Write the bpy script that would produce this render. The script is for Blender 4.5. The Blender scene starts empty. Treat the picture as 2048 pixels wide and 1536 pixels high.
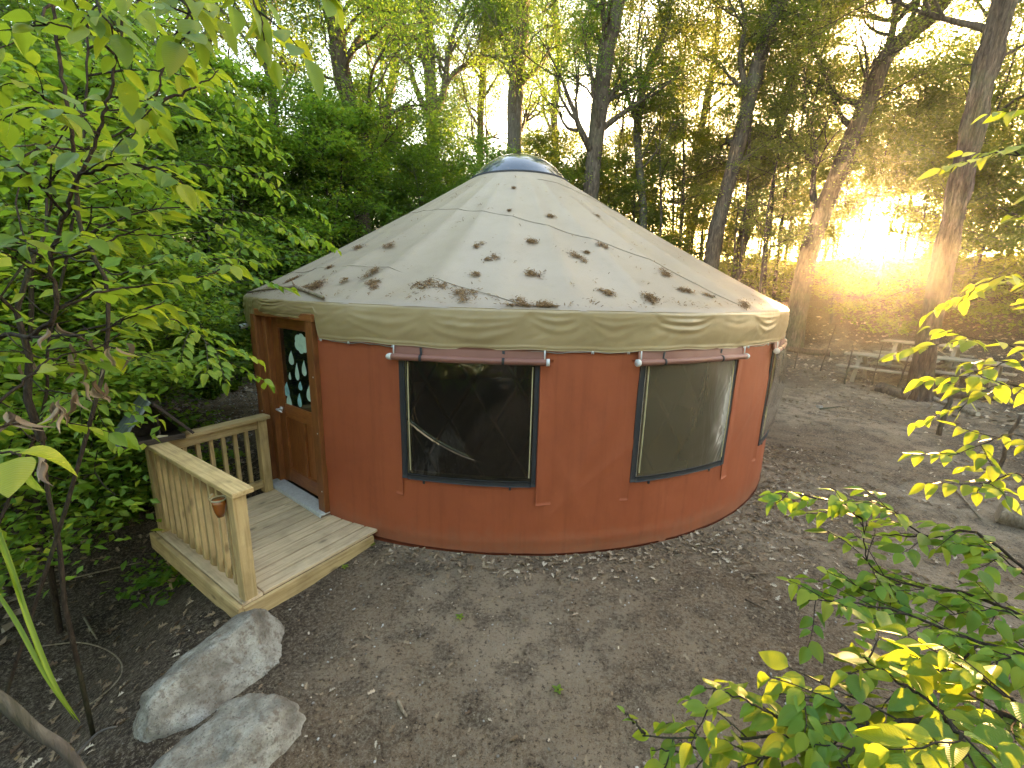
import bpy, bmesh, math, random
import numpy as np
from mathutils import Vector, Matrix

random.seed(7)
rng = np.random.default_rng(11)
scene = bpy.context.scene
COL = scene.collection

# ------------------------------------------------------------------ camera
F_PX, PITCH, ROLL, YAW, CAM_H = 851.63, 0.2176, 0.0259, -0.004, 2.3383
YC = 7.2648                                   # yurt centre (0, YC)
CAM = np.array([0.0, 0.0, CAM_H])


def ray(px, py):
    u, w = px - 1024.0, py - 768.0
    cr, sr = math.cos(ROLL), math.sin(ROLL)
    u, w = cr * u + sr * w, -sr * u + cr * w
    x, up = u / F_PX, -w / F_PX
    cp, sp = math.cos(PITCH), math.sin(PITCH)
    y, z = cp + up * sp, -sp + up * cp
    c, s = math.cos(YAW), math.sin(YAW)
    return np.array([c * x + s * y, -s * x + c * y, z])


cam_data = bpy.data.cameras.new('camera')
cam_data.sensor_width = 36.0
cam_data.lens = F_PX / 2048 * 36.0
cam_data.clip_start = 0.05
cam_data.clip_end = 1000
cam = bpy.data.objects.new('camera', cam_data)
COL.objects.link(cam)
fw = Vector(ray(1024, 768)).normalized()
rt = Vector(ray(1124, 768) - ray(1024, 768)).normalized()
up_ = Vector(ray(1024, 668) - ray(1024, 768)).normalized()
cam.matrix_world = Matrix(((rt.x, up_.x, -fw.x, CAM[0]), (rt.y, up_.y, -fw.y, CAM[1]),
                           (rt.z, up_.z, -fw.z, CAM[2]), (0, 0, 0, 1)))
scene.camera = cam

# ------------------------------------------------------------------ sky, sun, exposure
SUN_AZ, SUN_EL = math.radians(38.2), math.radians(6.3)
SUN_DIR = np.array([math.sin(SUN_AZ) * math.cos(SUN_EL), math.cos(SUN_AZ) * math.cos(SUN_EL), math.sin(SUN_EL)])
world = bpy.data.worlds.new('World')
scene.world = world
world.use_nodes = True
wn = world.node_tree
wn.nodes.clear()
w_out = wn.nodes.new('ShaderNodeOutputWorld')
w_bg = wn.nodes.new('ShaderNodeBackground')
w_sky = wn.nodes.new('ShaderNodeTexSky')
w_sky.sky_type = 'NISHITA'
w_sky.sun_disc = False
w_sky.sun_elevation = SUN_EL
w_sky.sun_rotation = SUN_AZ
w_sky.altitude = 100
w_sky.air_density = 1.0
w_sky.dust_density = 3.5
w_sky.ozone_density = 0.25
w_bg.inputs['Strength'].default_value = 0.15
wn.links.new(w_sky.outputs[0], w_bg.inputs['Color'])
wn.links.new(w_bg.outputs[0], w_out.inputs['Surface'])

sun_data = bpy.data.lights.new('sun', 'SUN')
sun_data.energy = 5.0
sun_data.angle = math.radians(0.6)
sun_data.color = (1.0, 0.60, 0.24)
sun = bpy.data.objects.new('sun', sun_data)
COL.objects.link(sun)
sun.location = (20, 25, 20)
sun.rotation_euler = Vector(-SUN_DIR).to_track_quat('-Z', 'Y').to_euler()

scene.view_settings.view_transform = 'Standard'
scene.view_settings.look = 'None'
scene.view_settings.gamma = 1
scene.view_settings.exposure = 4.05
scene.view_settings.use_curve_mapping = False
scene.cycles.max_bounces = 6
scene.cycles.diffuse_bounces = 4
scene.cycles.transmission_bounces = 4
scene.cycles.transparent_max_bounces = 8


# ------------------------------------------------------------------ helpers: noise, terrain
def smooth(t):
    t = np.clip(t, 0, 1)
    return t * t * (3 - 2 * t)


_perm = np.random.default_rng(3).random((256, 256))


def vnoise(x, y):
    xi, yi = np.floor(x).astype(int), np.floor(y).astype(int)
    xf, yf = x - xi, y - yi
    xf, yf = xf * xf * (3 - 2 * xf), yf * yf * (3 - 2 * yf)
    g = lambda a, b: _perm[a % 256, b % 256]
    return ((g(xi, yi) * (1 - xf) + g(xi + 1, yi) * xf) * (1 - yf)
            + (g(xi, yi + 1) * (1 - xf) + g(xi + 1, yi + 1) * xf) * yf) * 2 - 1


def fbm(x, y, o=4):
    r, a = 0.0, 1.0
    for k in range(o):
        r = r + a * vnoise(x * 2 ** k + 17.3 * k, y * 2 ** k + 5.1 * k)
        a *= 0.5
    return r


def terrain(x, y):
    x = np.asarray(x, float)
    y = np.asarray(y, float)
    rho = np.hypot(x, y - YC)
    phi = np.arctan2(x, y - YC)                     # 0 = straight behind the yurt
    side = smooth((phi + 0.6) / 1.6)                # 0 left, 1 right
    toe = 6.2 + 4.3 * side
    back = smooth((2.75 - np.abs(phi)) / 0.8)       # no hill towards the camera
    crest = 4.4
    h = back * crest * smooth((rho - toe) / (16.0 - 2.0 * side))
    h = h - back * 5.0 * smooth((rho - 30) / 60)
    # hollow to the left of the boulders and the porch
    # line from A to B, points on its left are lower
    ax, ay, bx, by = -1.42, 0.4, -2.08, 3.0
    dx, dy = bx - ax, by - ay
    L = math.hypot(dx, dy)
    s = -((x - ax) * dy - (y - ay) * dx) / L
    dip = smooth((s - 0.05) / 1.3) * (1 - smooth((y - 3.6) / 2.6)) * (1 - smooth((-x - 7) / 5))
    h = h - 0.72 * dip
    h = h - 0.07 * np.exp(-(((x + 1.75) / .75) ** 2 + ((y - 2.9) / .75) ** 2))
    # small unevenness, calm on the trodden pad
    calm = smooth((rho - 4.0) / 3.0)
    h = h + 0.012 * fbm(x * 1.3, y * 1.3, 3) * smooth((rho - 3.85) / 0.5)
    h = h + (0.10 * calm + 0.03 * dip) * fbm(x * 0.35 + 9, y * 0.35, 3)
    h = h + 0.006 * fbm(x * 9, y * 9, 2) * smooth((rho - 3.85) / .3)
    return h


def th(x, y):
    return float(terrain(np.array([x]), np.array([y]))[0])


def at(px, py, d):
    """point seen in direction (px, py), at horizontal distance d from the photographer"""
    r = ray(px, py)
    return CAM + r * (d / math.hypot(r[0], r[1]))


def atd(px, py, d):
    """point seen in direction (px, py), d metres in front of the photographer"""
    return CAM + ray(px, py) * d


def at_z(px, py, z):
    r = ray(px, py)
    return CAM + r * ((z - CAM_H) / r[2])


def on_ground(px, py):
    r = ray(px, py)
    r = r / np.linalg.norm(r)
    t = np.linspace(0.8, 60, 12000)
    P = CAM[None] + r[None] * t[:, None]
    below = P[:, 2] < terrain(P[:, 0], P[:, 1])
    i = int(np.argmax(below))
    return P[i]


# ------------------------------------------------------------------ helpers: objects
def props(o, label=None, cat=None, group=None, kind=None):
    if label: o['label'] = label
    if cat: o['category'] = cat
    if group: o['group'] = group
    if kind: o['kind'] = kind
    return o


def empty(name, loc, label=None, cat=None, group=None):
    o = bpy.data.objects.new(name, None)
    o.location = tuple(float(v) for v in loc)
    o.empty_display_size = 0.1
    COL.objects.link(o)
    return props(o, label, cat, group)


def world_of(o):
    m = o.matrix_basis.copy()
    if o.parent is not None:
        m = world_of(o.parent) @ o.matrix_parent_inverse @ m
    return m


def link(o, parent=None):
    COL.objects.link(o)
    if parent is not None:
        o.parent = parent
        o.matrix_parent_inverse = world_of(parent).inverted()
    return o


def mesh_np(name, V, polys, smooth_=True, tint=None):
    """polys: list of int arrays (n,k); each array has faces with the same corner count"""
    V = np.asarray(V, np.float32)
    if not isinstance(polys, (list, tuple)):
        polys = [polys]
    polys = [np.asarray(p, np.int32) for p in polys if len(p)]
    me = bpy.data.meshes.new(name)
    me.vertices.add(len(V))
    me.vertices.foreach_set('co', V.ravel())
    nl = sum(p.size for p in polys)
    nf = sum(len(p) for p in polys)
    me.loops.add(nl)
    me.loops.foreach_set('vertex_index', np.concatenate([p.ravel() for p in polys]))
    me.polygons.add(nf)
    tot = np.concatenate([np.full(len(p), p.shape[1], np.int32) for p in polys])
    st = np.concatenate([[0], np.cumsum(tot)[:-1]]).astype(np.int32)
    me.polygons.foreach_set('loop_start', st)
    me.polygons.foreach_set('loop_total', tot)
    me.polygons.foreach_set('use_smooth', np.full(nf, bool(smooth_)))
    if tint is not None:
        a = me.attributes.new('tint', 'FLOAT', 'POINT')
        a.data.foreach_set('value', np.asarray(tint, np.float32))
    me.update(calc_edges=True)
    return me


def obj(name, me, mat, parent=None, M=None):
    if mat is not None and not me.materials:
        me.materials.append(mat)
    o = bpy.data.objects.new(name, me)
    if M is not None:
        o.matrix_basis = M
    return link(o, parent)


def grid_faces(nu, nv, wrap=False):
    """verts index i*nv + j ; i along u, j along v"""
    i = np.arange(nu if wrap else nu - 1)
    j = np.arange(nv - 1)
    I, J = np.meshgrid(i, j, indexing='ij')
    I2 = (I + 1) % nu
    return np.stack([I * nv + J, I2 * nv + J, I2 * nv + J + 1, I * nv + J + 1], -1).reshape(-1, 4)


class Builder:
    def __init__(self):
        self.V, self.F3, self.F4, self.T, self.n = [], [], [], [], 0

    def add(self, V, F, tint=None):
        V = np.asarray(V, float).reshape(-1, 3)
        F = np.asarray(F, int)
        (self.F3 if F.shape[1] == 3 else self.F4).append(F + self.n)
        self.V.append(V)
        self.T.append(np.zeros(len(V)) if tint is None else np.broadcast_to(tint, (len(V),)))
        self.n += len(V)

    def tube(self, P, R, sides=6, cap=True):
        P = np.asarray(P, float)
        R = np.broadcast_to(np.asarray(R, float), (len(P),))
        T = np.gradient(P, axis=0)
        T /= np.linalg.norm(T, axis=1)[:, None] + 1e-12
        ref = np.array([0, 0, 1.0]) if abs(T[:, 2]).mean() < 0.8 else np.array([1.0, 0, 0])
        A = np.cross(T, ref)
        A /= np.linalg.norm(A, axis=1)[:, None] + 1e-12
        B = np.cross(T, A)
        ang = np.linspace(0, 2 * np.pi, sides, endpoint=False)
        ring = (np.cos(ang)[None, :, None] * A[:, None] + np.sin(ang)[None, :, None] * B[:, None]) * R[:, None, None]
        V = (P[:, None] + ring).reshape(-1, 3)
        n = len(P)
        I, J = np.meshgrid(np.arange(n - 1), np.arange(sides), indexing='ij')
        J2 = (J + 1) % sides
        F = np.stack([I * sides + J, I * sides + J2, (I + 1) * sides + J2, (I + 1) * sides + J], -1).reshape(-1, 4)
        if cap:
            V = np.vstack([V, P[0], P[-1]])
            a, b = n * sides, n * sides + 1
            jj = np.arange(sides)
            j2 = (jj + 1) % sides
            C = np.vstack([np.stack([np.full(sides, a), j2, jj], -1),
                           np.stack([np.full(sides, b), (n - 1) * sides + jj, (n - 1) * sides + j2], -1)])
            base = self.n
            self.add(V, F)
            self.F3.append(C + base)
        else:
            self.add(V, F)

    def box(self, c, s, M=None):
        x, y, z = np.array(s) / 2
        V = np.array([[i, j, k] for i in (-x, x) for j in (-y, y) for k in (-z, z)])
        if M is not None:
            V = V @ np.array(M).T
        V = V + np.array(c)
        F = [[0, 1, 3, 2], [4, 6, 7, 5], [0, 4, 5, 1], [2, 3, 7, 6], [0, 2, 6, 4], [1, 5, 7, 3]]
        self.add(V, F)

    def mesh(self, name, smooth_=True):
        polys = []
        if self.F3: polys.append(np.vstack(self.F3))
        if self.F4: polys.append(np.vstack(self.F4))
        return mesh_np(name, np.vstack(self.V), polys, smooth_, np.concatenate(self.T))


def frames(D, N):
    """rotation matrices with columns (side, along D, normal) for arrays D, N (n,3)"""
    D = D / (np.linalg.norm(D, axis=1)[:, None] + 1e-9)
    S = np.cross(D, N)
    S /= np.linalg.norm(S, axis=1)[:, None] + 1e-9
    U = np.cross(S, D)
    return np.stack([S, D, U], -1)


def scatter(b, TV, TF, P, R, S, tint):
    """put copies of a template (TV, TF) at P with rotation R (n,3,3), scale S (n,)"""
    n, k = len(P), len(TV)
    V = np.einsum('nij,kj->nki', R, TV) * np.asarray(S)[:, None, None] + P[:, None]
    F = (TF[None] + (np.arange(n) * k)[:, None, None]).reshape(-1, TF.shape[1])
    b.add(V.reshape(-1, 3), F, np.repeat(tint, k))


def board(name, p0, p1, w, t, mat, parent, upv=(0, 0, 1), bev=0.004, chamfer=0.0):
    """a plank from p0 to p1 (centre line), w across, t along upv"""
    p0, p1, upv = Vector(p0), Vector(p1), Vector(upv)
    X = (p1 - p0)
    L = X.length
    X.normalize()
    Y = upv.cross(X).normalized()
    Z = X.cross(Y)
    bm = bmesh.new()
    bmesh.ops.create_cube(bm, size=1)
    for v in bm.verts:
        v.co = Vector((v.co.x * L, v.co.y * w, v.co.z * t))
        if chamfer and v.co.x < 0 and v.co.z > 0:
            v.co.x += chamfer
    bmesh.ops.bevel(bm, geom=bm.edges[:], offset=bev, segments=1, affect='EDGES')
    me = bpy.data.meshes.new(name)
    bm.to_mesh(me)
    bm.free()
    c = (p0 + p1) / 2
    M = Matrix(((X.x, Y.x, Z.x, c.x), (X.y, Y.y, Z.y, c.y), (X.z, Y.z, Z.z, c.z), (0, 0, 0, 1)))
    return obj(name, me, mat, parent, M)


def copy_tree(root, loc, rz=0.0, sc=1.0, label=None, group=None, tilt=(0, 0)):
    r = root.copy()
    COL.objects.link(r)
    r.location = tuple(float(v) for v in loc)
    r.rotation_euler = (tilt[0], tilt[1], rz)
    r.scale = (sc, sc, sc)
    if label: r['label'] = label
    if group: r['group'] = group
    for ch in root.children:
        c = ch.copy()
        COL.objects.link(c)
        c.parent = r
        for g in ch.children:
            d = g.copy()
            COL.objects.link(d)
            d.parent = c
    return r


# ------------------------------------------------------------------ materials
class NT:
    def __init__(self, name):
        self.m = bpy.data.materials.new(name)
        self.m.use_nodes = True
        self.t = self.m.node_tree
        self.t.nodes.clear()
        self.out = self.n('ShaderNodeOutputMaterial')

    def n(self, typ, **kw):
        nd = self.t.nodes.new(typ)
        for k, v in kw.items():
            if k.startswith('_'):
                setattr(nd, k[1:], v)
            else:
                self.set(nd.inputs[k.replace('__', ' ')], v)
        return nd

    def set(self, inp, v):
        if isinstance(v, bpy.types.NodeSocket):
            self.t.links.new(v, inp)
        elif isinstance(v, (tuple, list)) and len(v) == 3 and inp.type == 'RGBA':
            inp.default_value = (*v, 1)
        else:
            inp.default_value = v

    def coord(self, which='Object', scale=(1, 1, 1)):
        tc = self.n('ShaderNodeTexCoord')
        mp = self.n('ShaderNodeMapping')
        self.t.links.new(tc.outputs[which], mp.inputs['Vector'])
        mp.inputs['Scale'].default_value = scale
        return mp.outputs[0]

    def noise(self, vec, scale, detail=4, rough=0.55, dist=0.0):
        nd = self.n('ShaderNodeTexNoise', Scale=scale, Detail=detail, Roughness=rough, Distortion=dist)
        self.t.links.new(vec, nd.inputs['Vector'])
        return nd.outputs['Fac']

    def ramp(self, fac, stops):
        nd = self.n('ShaderNodeValToRGB')
        el = nd.color_ramp.elements
        while len(el) < len(stops):
            el.new(0.5)
        for e, (p, c) in zip(el, stops):
            e.position = p
            e.color = (*c, 1) if len(c) == 3 else c
        self.t.links.new(fac, nd.inputs['Fac'])
        return nd.outputs['Color']

    def mix(self, fac, a, b, blend='MIX'):
        nd = self.n('ShaderNodeMix', _data_type='RGBA', _blend_type=blend)
        self.set(nd.inputs[0], fac)
        self.set(nd.inputs[6], a)
        self.set(nd.inputs[7], b)
        return nd.outputs[2]

    def math(self, op, a, b=0.5):
        nd = self.n('ShaderNodeMath', _operation=op)
        self.set(nd.inputs[0], a)
        self.set(nd.inputs[1], b)
        return nd.outputs[0]

    def bump(self, h, strength=0.3, dist=0.01, normal=None):
        nd = self.n('ShaderNodeBump', Strength=strength, Distance=dist, Height=h)
        if normal is not None:
            self.t.links.new(normal, nd.inputs['Normal'])
        return nd.outputs[0]

    def principled(self, color, rough=0.6, normal=None, **kw):
        p = self.n('ShaderNodeBsdfPrincipled')
        self.set(p.inputs['Base Color'], color)
        self.set(p.inputs['Roughness'], rough)
        if normal is not None:
            self.t.links.new(normal, p.inputs['Normal'])
        for k, v in kw.items():
            self.set(p.inputs[k.replace('__', ' ')], v)
        return p

    def done(self, shader):
        self.t.links.new(shader, self.out.inputs['Surface'])
        return self.m


def m_wood(name, c0, c1, c2, rough=0.75, knots=True, gscale=(1.3, 22, 22)):
    t = NT(name)
    oi = t.n('ShaderNodeObjectInfo')
    tc = t.n('ShaderNodeTexCoord')
    ad = t.n('ShaderNodeVectorMath', _operation='ADD')
    t.t.links.new(tc.outputs['Object'], ad.inputs[0])
    cb = t.n('ShaderNodeCombineXYZ')
    t.t.links.new(t.math('MULTIPLY', oi.outputs['Random'], 37.0), cb.inputs[0])
    t.t.links.new(t.math('MULTIPLY', oi.outputs['Random'], 11.0), cb.inputs[1])
    t.t.links.new(cb.outputs[0], ad.inputs[1])
    mp = t.n('ShaderNodeMapping')
    mp.inputs['Scale'].default_value = gscale
    t.t.links.new(ad.outputs[0], mp.inputs['Vector'])
    g = t.noise(mp.outputs[0], 2.2, 6, 0.6, 0.6)
    col = t.ramp(g, [(0.28, c0), (0.52, c1), (0.75, c2)])
    if knots:
        mp2 = t.n('ShaderNodeMapping')
        mp2.inputs['Scale'].default_value = (3.0, 7, 7)
        t.t.links.new(ad.outputs[0], mp2.inputs['Vector'])
        vo = t.n('ShaderNodeTexVoronoi', Scale=1.0)
        t.t.links.new(mp2.outputs[0], vo.inputs['Vector'])
        k = t.ramp(vo.outputs['Distance'], [(0.06, (1, 1, 1)), (0.16, (0, 0, 0))])
        col = t.mix(t.math('MULTIPLY', k, 0.7), col, tuple(v * 0.35 for v in c0))
    stain = t.noise(ad.outputs[0], 5, 4, 0.6)
    col = t.mix(t.ramp(stain, [(0.45, (0, 0, 0)), (0.75, (.45, .45, .45))]), col, tuple(v * 0.5 for v in c0))
    hv = t.n('ShaderNodeHueSaturation', Color=col)
    t.set(hv.inputs['Value'], t.math('ADD', t.math('MULTIPLY', oi.outputs['Random'], 0.3), 0.85))
    p = t.principled(hv.outputs[0], rough, t.bump(g, 0.25, 0.004))
    return t.done(p.outputs[0])


def m_fabric(name, c0, c1, rough, weave, spec=0.4, dirt=None, big=0.35, mud=None):
    t = NT(name)
    v = t.coord('Object')
    n1 = t.noise(v, 1.6, 5, 0.6)
    col = t.ramp(n1, [(0.3, c0), (0.7, c1)])
    if dirt is not None:
        n2 = t.noise(v, 7, 6, 0.7)
        col = t.mix(t.ramp(n2, [(0.52, (0, 0, 0)), (0.8, (.5, .5, .5))]), col, dirt)
    w = t.noise(v, weave, 2, 0.5)
    w2 = t.noise(t.coord('Object', (1, 1, .6)), 3.2, 3, 0.5)
    col = t.mix(t.math('MULTIPLY', w, 0.22), col, tuple(x * .55 for x in c0))
    if mud is not None:
        st = t.noise(t.coord('Object', (9, 9, .5)), 1.3, 5, 0.65)
        col = t.mix(t.ramp(st, [(0.50, (0, 0, 0)), (0.72, (.32, .32, .32))]), col, tuple(x * .55 for x in c0))
        sp = t.n('ShaderNodeSeparateXYZ')
        t.t.links.new(v, sp.inputs[0])
        n5 = t.noise(v, 9, 7, 0.75)
        hgt = t.math('SUBTRACT', t.math('ADD', t.math('MULTIPLY', n5, 0.55), -0.02), sp.outputs[2])
        col = t.mix(t.ramp(hgt, [(0.0, (0, 0, 0)), (0.30, (.55, .55, .55))]), col, mud)
        n6 = t.noise(v, 60, 3, 0.7)
        col = t.mix(t.ramp(n6, [(0.66, (0, 0, 0)), (0.74, (.3, .3, .3))]), col, tuple(min(1, x * 1.8) for x in c1))
    nrm = t.bump(w, 0.25, 0.0015)
    nrm = t.bump(w2, big, 0.02, nrm)
    p = t.principled(col, rough, nrm)
    p.inputs['Specular IOR Level'].default_value = spec
    return t.done(p.outputs[0])


def m_plain(name, color, rough=0.5, var=0.15, scale=12, bump=0.1, metallic=0.0, spec=0.5):
    t = NT(name)
    v = t.coord('Object')
    n1 = t.noise(v, scale, 5, 0.6)
    col = t.mix(t.ramp(n1, [(0.35, (0, 0, 0)), (0.7, (1, 1, 1))]), tuple(c * (1 - var) for c in color),
                tuple(min(1, c * (1 + var)) for c in color))
    p = t.principled(col, rough, t.bump(n1, bump, 0.005), Metallic=metallic)
    p.inputs['Specular IOR Level'].default_value = spec
    return t.done(p.outputs[0])


def m_leaf(name, stops, trans, transw=0.45, use_attr=True, rough=0.45, veins=False, spec=0.35):
    t = NT(name)
    if use_attr:
        at_ = t.n('ShaderNodeAttribute', _attribute_name='tint')
        f = at_.outputs['Fac']
    else:
        f = t.n('ShaderNodeObjectInfo').outputs['Random']
    col = t.ramp(f, stops)
    nrm = None
    if veins:
        wv = t.n('ShaderNodeTexWave', Scale=5.5, Distortion=1.0)
        wv.bands_direction = 'Y'
        tc = t.n('ShaderNodeTexCoord')
        # side veins climb towards the tip
        sx = t.n('ShaderNodeSeparateXYZ')
        t.t.links.new(tc.outputs['Object'], sx.inputs[0])
        ay = t.math('SUBTRACT', sx.outputs[1], t.math('MULTIPLY', t.math('ABSOLUTE', sx.outputs[0], 0), 0.7))
        cb = t.n('ShaderNodeCombineXYZ')
        t.t.links.new(ay, cb.inputs[1])
        t.t.links.new(cb.outputs[0], wv.inputs['Vector'])
        nrm = t.bump(wv.outputs['Fac'], 0.25, 0.02)
        col = t.mix(t.math('MULTIPLY', wv.outputs['Fac'], 0.07), col, (0.28, 0.40, 0.07))
        nz = t.noise(tc.outputs['Object'], 3, 4, .6)
        col = t.mix(t.math('MULTIPLY', nz, 0.3), col, (.10, .16, .02))
    p = t.principled(col, rough, nrm)
    p.inputs['Specular IOR Level'].default_value = spec
    tr = t.n('ShaderNodeBsdfTranslucent')
    t.set(tr.inputs['Color'], t.mix(0.65, col, trans))
    mx = t.n('ShaderNodeMixShader')
    mx.inputs[0].default_value = transw
    t.t.links.new(p.outputs[0], mx.inputs[1])
    t.t.links.new(tr.outputs[0], mx.inputs[2])
    return t.done(mx.outputs[0])


def m_bark(name, c0, c1, c2, scale=(6, 6, 1.2)):
    t = NT(name)
    v = t.coord('Object', scale)
    n1 = t.noise(v, 3.0, 8, 0.65, 0.8)
    n2 = t.noise(t.coord('Object'), 1.1, 4, 0.6)
    col = t.ramp(n1, [(0.32, c0), (0.55, c1), (0.75, c2)])
    col = t.mix(t.ramp(n2, [(0.5, (0, 0, 0)), (0.75, (.6, .6, .6))]), col, (0.10, 0.12, 0.06))
    p = t.principled(col, 0.9, t.bump(n1, 0.9, 0.03))
    p.inputs['Specular IOR Level'].default_value = 0.15
    return t.done(p.outputs[0])


def m_soil():
    t = NT('soil')
    v = t.coord('Object')
    big = t.noise(v, 0.55, 5, 0.6, 0.6)
    mid = t.noise(v, 3.5, 6, 0.65)
    fine = t.noise(v, 38, 6, 0.75)
    grit = t.noise(v, 140, 3, 0.7)
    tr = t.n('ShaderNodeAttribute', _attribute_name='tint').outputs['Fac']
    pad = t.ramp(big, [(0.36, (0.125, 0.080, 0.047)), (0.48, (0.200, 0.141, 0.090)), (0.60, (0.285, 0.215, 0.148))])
    hum_shade = t.ramp(mid, [(0.34, (0.028, 0.019, 0.012)), (0.52, (0.062, 0.042, 0.026)), (0.68, (0.105, 0.076, 0.048))])  # leaf mould tones, also used as painted shade in the left hollow
    col = t.mix(tr, hum_shade, pad)
    col = t.mix(t.ramp(mid, [(0.46, (0, 0, 0)), (0.60, (.7, .7, .7))]), col, (0.062, 0.044, 0.030))
    f2 = t.noise(v, 75, 6, 0.8, 0.5)
    col = t.mix(t.ramp(fine, [(0.50, (0, 0, 0)), (0.60, (.7, .7, .7))]), col, (0.225, 0.180, 0.128))
    col = t.mix(t.ramp(f2, [(0.56, (0, 0, 0)), (0.66, (.85, .85, .85))]), col, (0.31, 0.262, 0.20))
    col = t.mix(t.ramp(fine, [(0.36, (.9, .9, .9)), (0.46, (0, 0, 0))]), col, (0.026, 0.018, 0.012))
    col = t.mix(t.ramp(grit, [(0.34, (.8, .8, .8)), (0.42, (0, 0, 0))]), col, (0.022, 0.016, 0.011))
    col = t.mix(t.ramp(grit, [(0.62, (0, 0, 0)), (0.70, (.7, .7, .7))]), col, (0.40, 0.34, 0.27))
    nb = t.bump(mid, 0.35, 0.03)
    nb = t.bump(fine, 1.0, 0.02, nb)
    nb = t.bump(f2, 0.8, 0.01, nb)
    p = t.principled(col, 0.95, nb)
    p.inputs['Specular IOR Level'].default_value = 0.15
    return t.done(p.outputs[0])


def m_rock():
    t = NT('boulder_stone')
    v = t.coord('Object')
    n1 = t.noise(v, 4.0, 10, 0.72)
    n2 = t.noise(v, 22, 8, 0.75)
    n3 = t.noise(v, 90, 4, 0.75)
    nw = t.noise(v, 2.2, 6, 0.6, 1.0)
    col = t.ramp(n1, [(0.34, (0.12, 0.102, 0.078)), (0.48, (0.27, 0.24, 0.195)), (0.60, (0.43, 0.40, 0.34))])
    col = t.mix(t.ramp(nw, [(0.54, (0, 0, 0)), (0.64, (.85, .85, .85))]), col, (0.52, 0.50, 0.46))
    col = t.mix(t.ramp(n2, [(0.50, (0, 0, 0)), (0.62, (.75, .75, .75))]), col, (0.15, 0.105, 0.072))
    col = t.mix(t.ramp(n3, [(0.56, (0, 0, 0)), (0.66, (.85, .85, .85))]), col, (0.06, 0.052, 0.043))
    nb = t.bump(n1, 0.7, 0.06)
    nb = t.bump(n2, 0.9, 0.03, nb)
    nb = t.bump(n3, 0.6, 0.006, nb)
    p = t.principled(col, 0.85, nb)
    return t.done(p.outputs[0])


def m_vinyl(name, tint, gloss_rough=0.06, haze=0.12, big=0.5, hazecol=(0.5, 0.48, 0.42), bscale=4.0, ior=1.45):
    t = NT(name)
    v = t.coord('Object', (1.0, 1.0, .35))
    w = t.noise(v, bscale, 3, 0.55, 0.8)
    nrm = t.bump(w, big, 0.05)
    fr = t.n('ShaderNodeFresnel', IOR=ior)
    t.t.links.new(nrm, fr.inputs['Normal'])
    tr = t.n('ShaderNodeBsdfTransparent', Color=tint)
    df = t.n('ShaderNodeBsdfDiffuse', Color=hazecol)
    gl = t.n('ShaderNodeBsdfGlossy', Color=(.9, .9, .9), Roughness=gloss_rough)
    t.t.links.new(nrm, gl.inputs['Normal'])
    m1 = t.n('ShaderNodeMixShader')
    m1.inputs[0].default_value = haze
    t.t.links.new(tr.outputs[0], m1.inputs[1])
    t.t.links.new(df.outputs[0], m1.inputs[2])
    m2 = t.n('ShaderNodeMixShader')
    t.t.links.new(t.math('ADD', fr.outputs[0], 0.02), m2.inputs[0])
    t.t.links.new(m1.outputs[0], m2.inputs[1])
    t.t.links.new(gl.outputs[0], m2.inputs[2])
    return t.done(m2.outputs[0])


def m_glass(name, color, rough=0.05):
    t = NT(name)
    n1 = t.noise(t.coord('Object'), 2.0, 2, 0.5)
    p = t.principled(color, rough, t.bump(n1, 0.05, 0.01))
    p.inputs['Specular IOR Level'].default_value = 0.8
    p.inputs['Coat Weight'].default_value = 0.6
    p.inputs['Coat Roughness'].default_value = 0.02
    return t.done(p.outputs[0])


M = {}
M['soil'] = m_soil()
M['rock'] = m_rock()
M['wall'] = m_fabric('rust_canvas', (0.30, 0.073, 0.028), (0.36, 0.092, 0.036), 0.62, 260, 0.30, (0.235, 0.062, 0.027), 0.55, (0.21, 0.115, 0.07))
M['flap'] = m_fabric('rust_canvas_flap', (0.225, 0.068, 0.030), (0.285, 0.09, 0.042), 0.6, 260, 0.35, None, 0.15)
M['roll'] = m_fabric('rolled_canvas', (0.20, 0.082, 0.057), (0.25, 0.105, 0.075), 0.5, 260, 0.4, None, 0.15)
M['roof'] = m_fabric('beige_vinyl_roof', (0.262, 0.200, 0.142), (0.305, 0.238, 0.174), 0.42, 200, 0.5, (0.21, 0.165, 0.11), 0.10)
M['valance'] = m_fabric('tan_vinyl_valance', (0.31, 0.220, 0.108), (0.36, 0.262, 0.132), 0.36, 200, 0.5, (0.22, 0.16, 0.08), 0.25)
M['seam'] = m_plain('seam_thread', (0.23, 0.185, 0.13), 0.6)
M['hem'] = m_plain('hem_canvas', (0.13, 0.034, 0.016), 0.8, 0.15, 12, 0.1, 0.0, 0.1)
M['porch'] = m_wood('treated_pine', (0.32, 0.205, 0.084), (0.48, 0.335, 0.152), (0.58, 0.425, 0.21))
M['deck'] = m_wood('trodden_deck_pine', (0.38, 0.270, 0.160), (0.54, 0.40, 0.248), (0.63, 0.485, 0.318), 0.8)
M['door'] = m_wood('varnished_cedar', (0.17, 0.047, 0.012), (0.26, 0.085, 0.022), (0.33, 0.125, 0.035), 0.35, False, (3, 30, 30))
M['jamb'] = m_wood('cedar_jamb', (0.16, 0.05, 0.014), (0.24, 0.082, 0.022), (0.30, 0.115, 0.034), 0.45, False, (3, 30, 30))
M['black'] = m_plain('black_webbing', (0.018, 0.018, 0.02), 0.75)
M['tan'] = m_plain('tan_binding', (0.40, 0.34, 0.19), 0.7)
M['pvc'] = m_plain('white_plastic', (0.55, 0.55, 0.53), 0.35, 0.08)
M['vinyl'] = m_vinyl('clear_vinyl', (0.40, 0.40, 0.36), 0.05, 0.004, 0.40)
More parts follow.
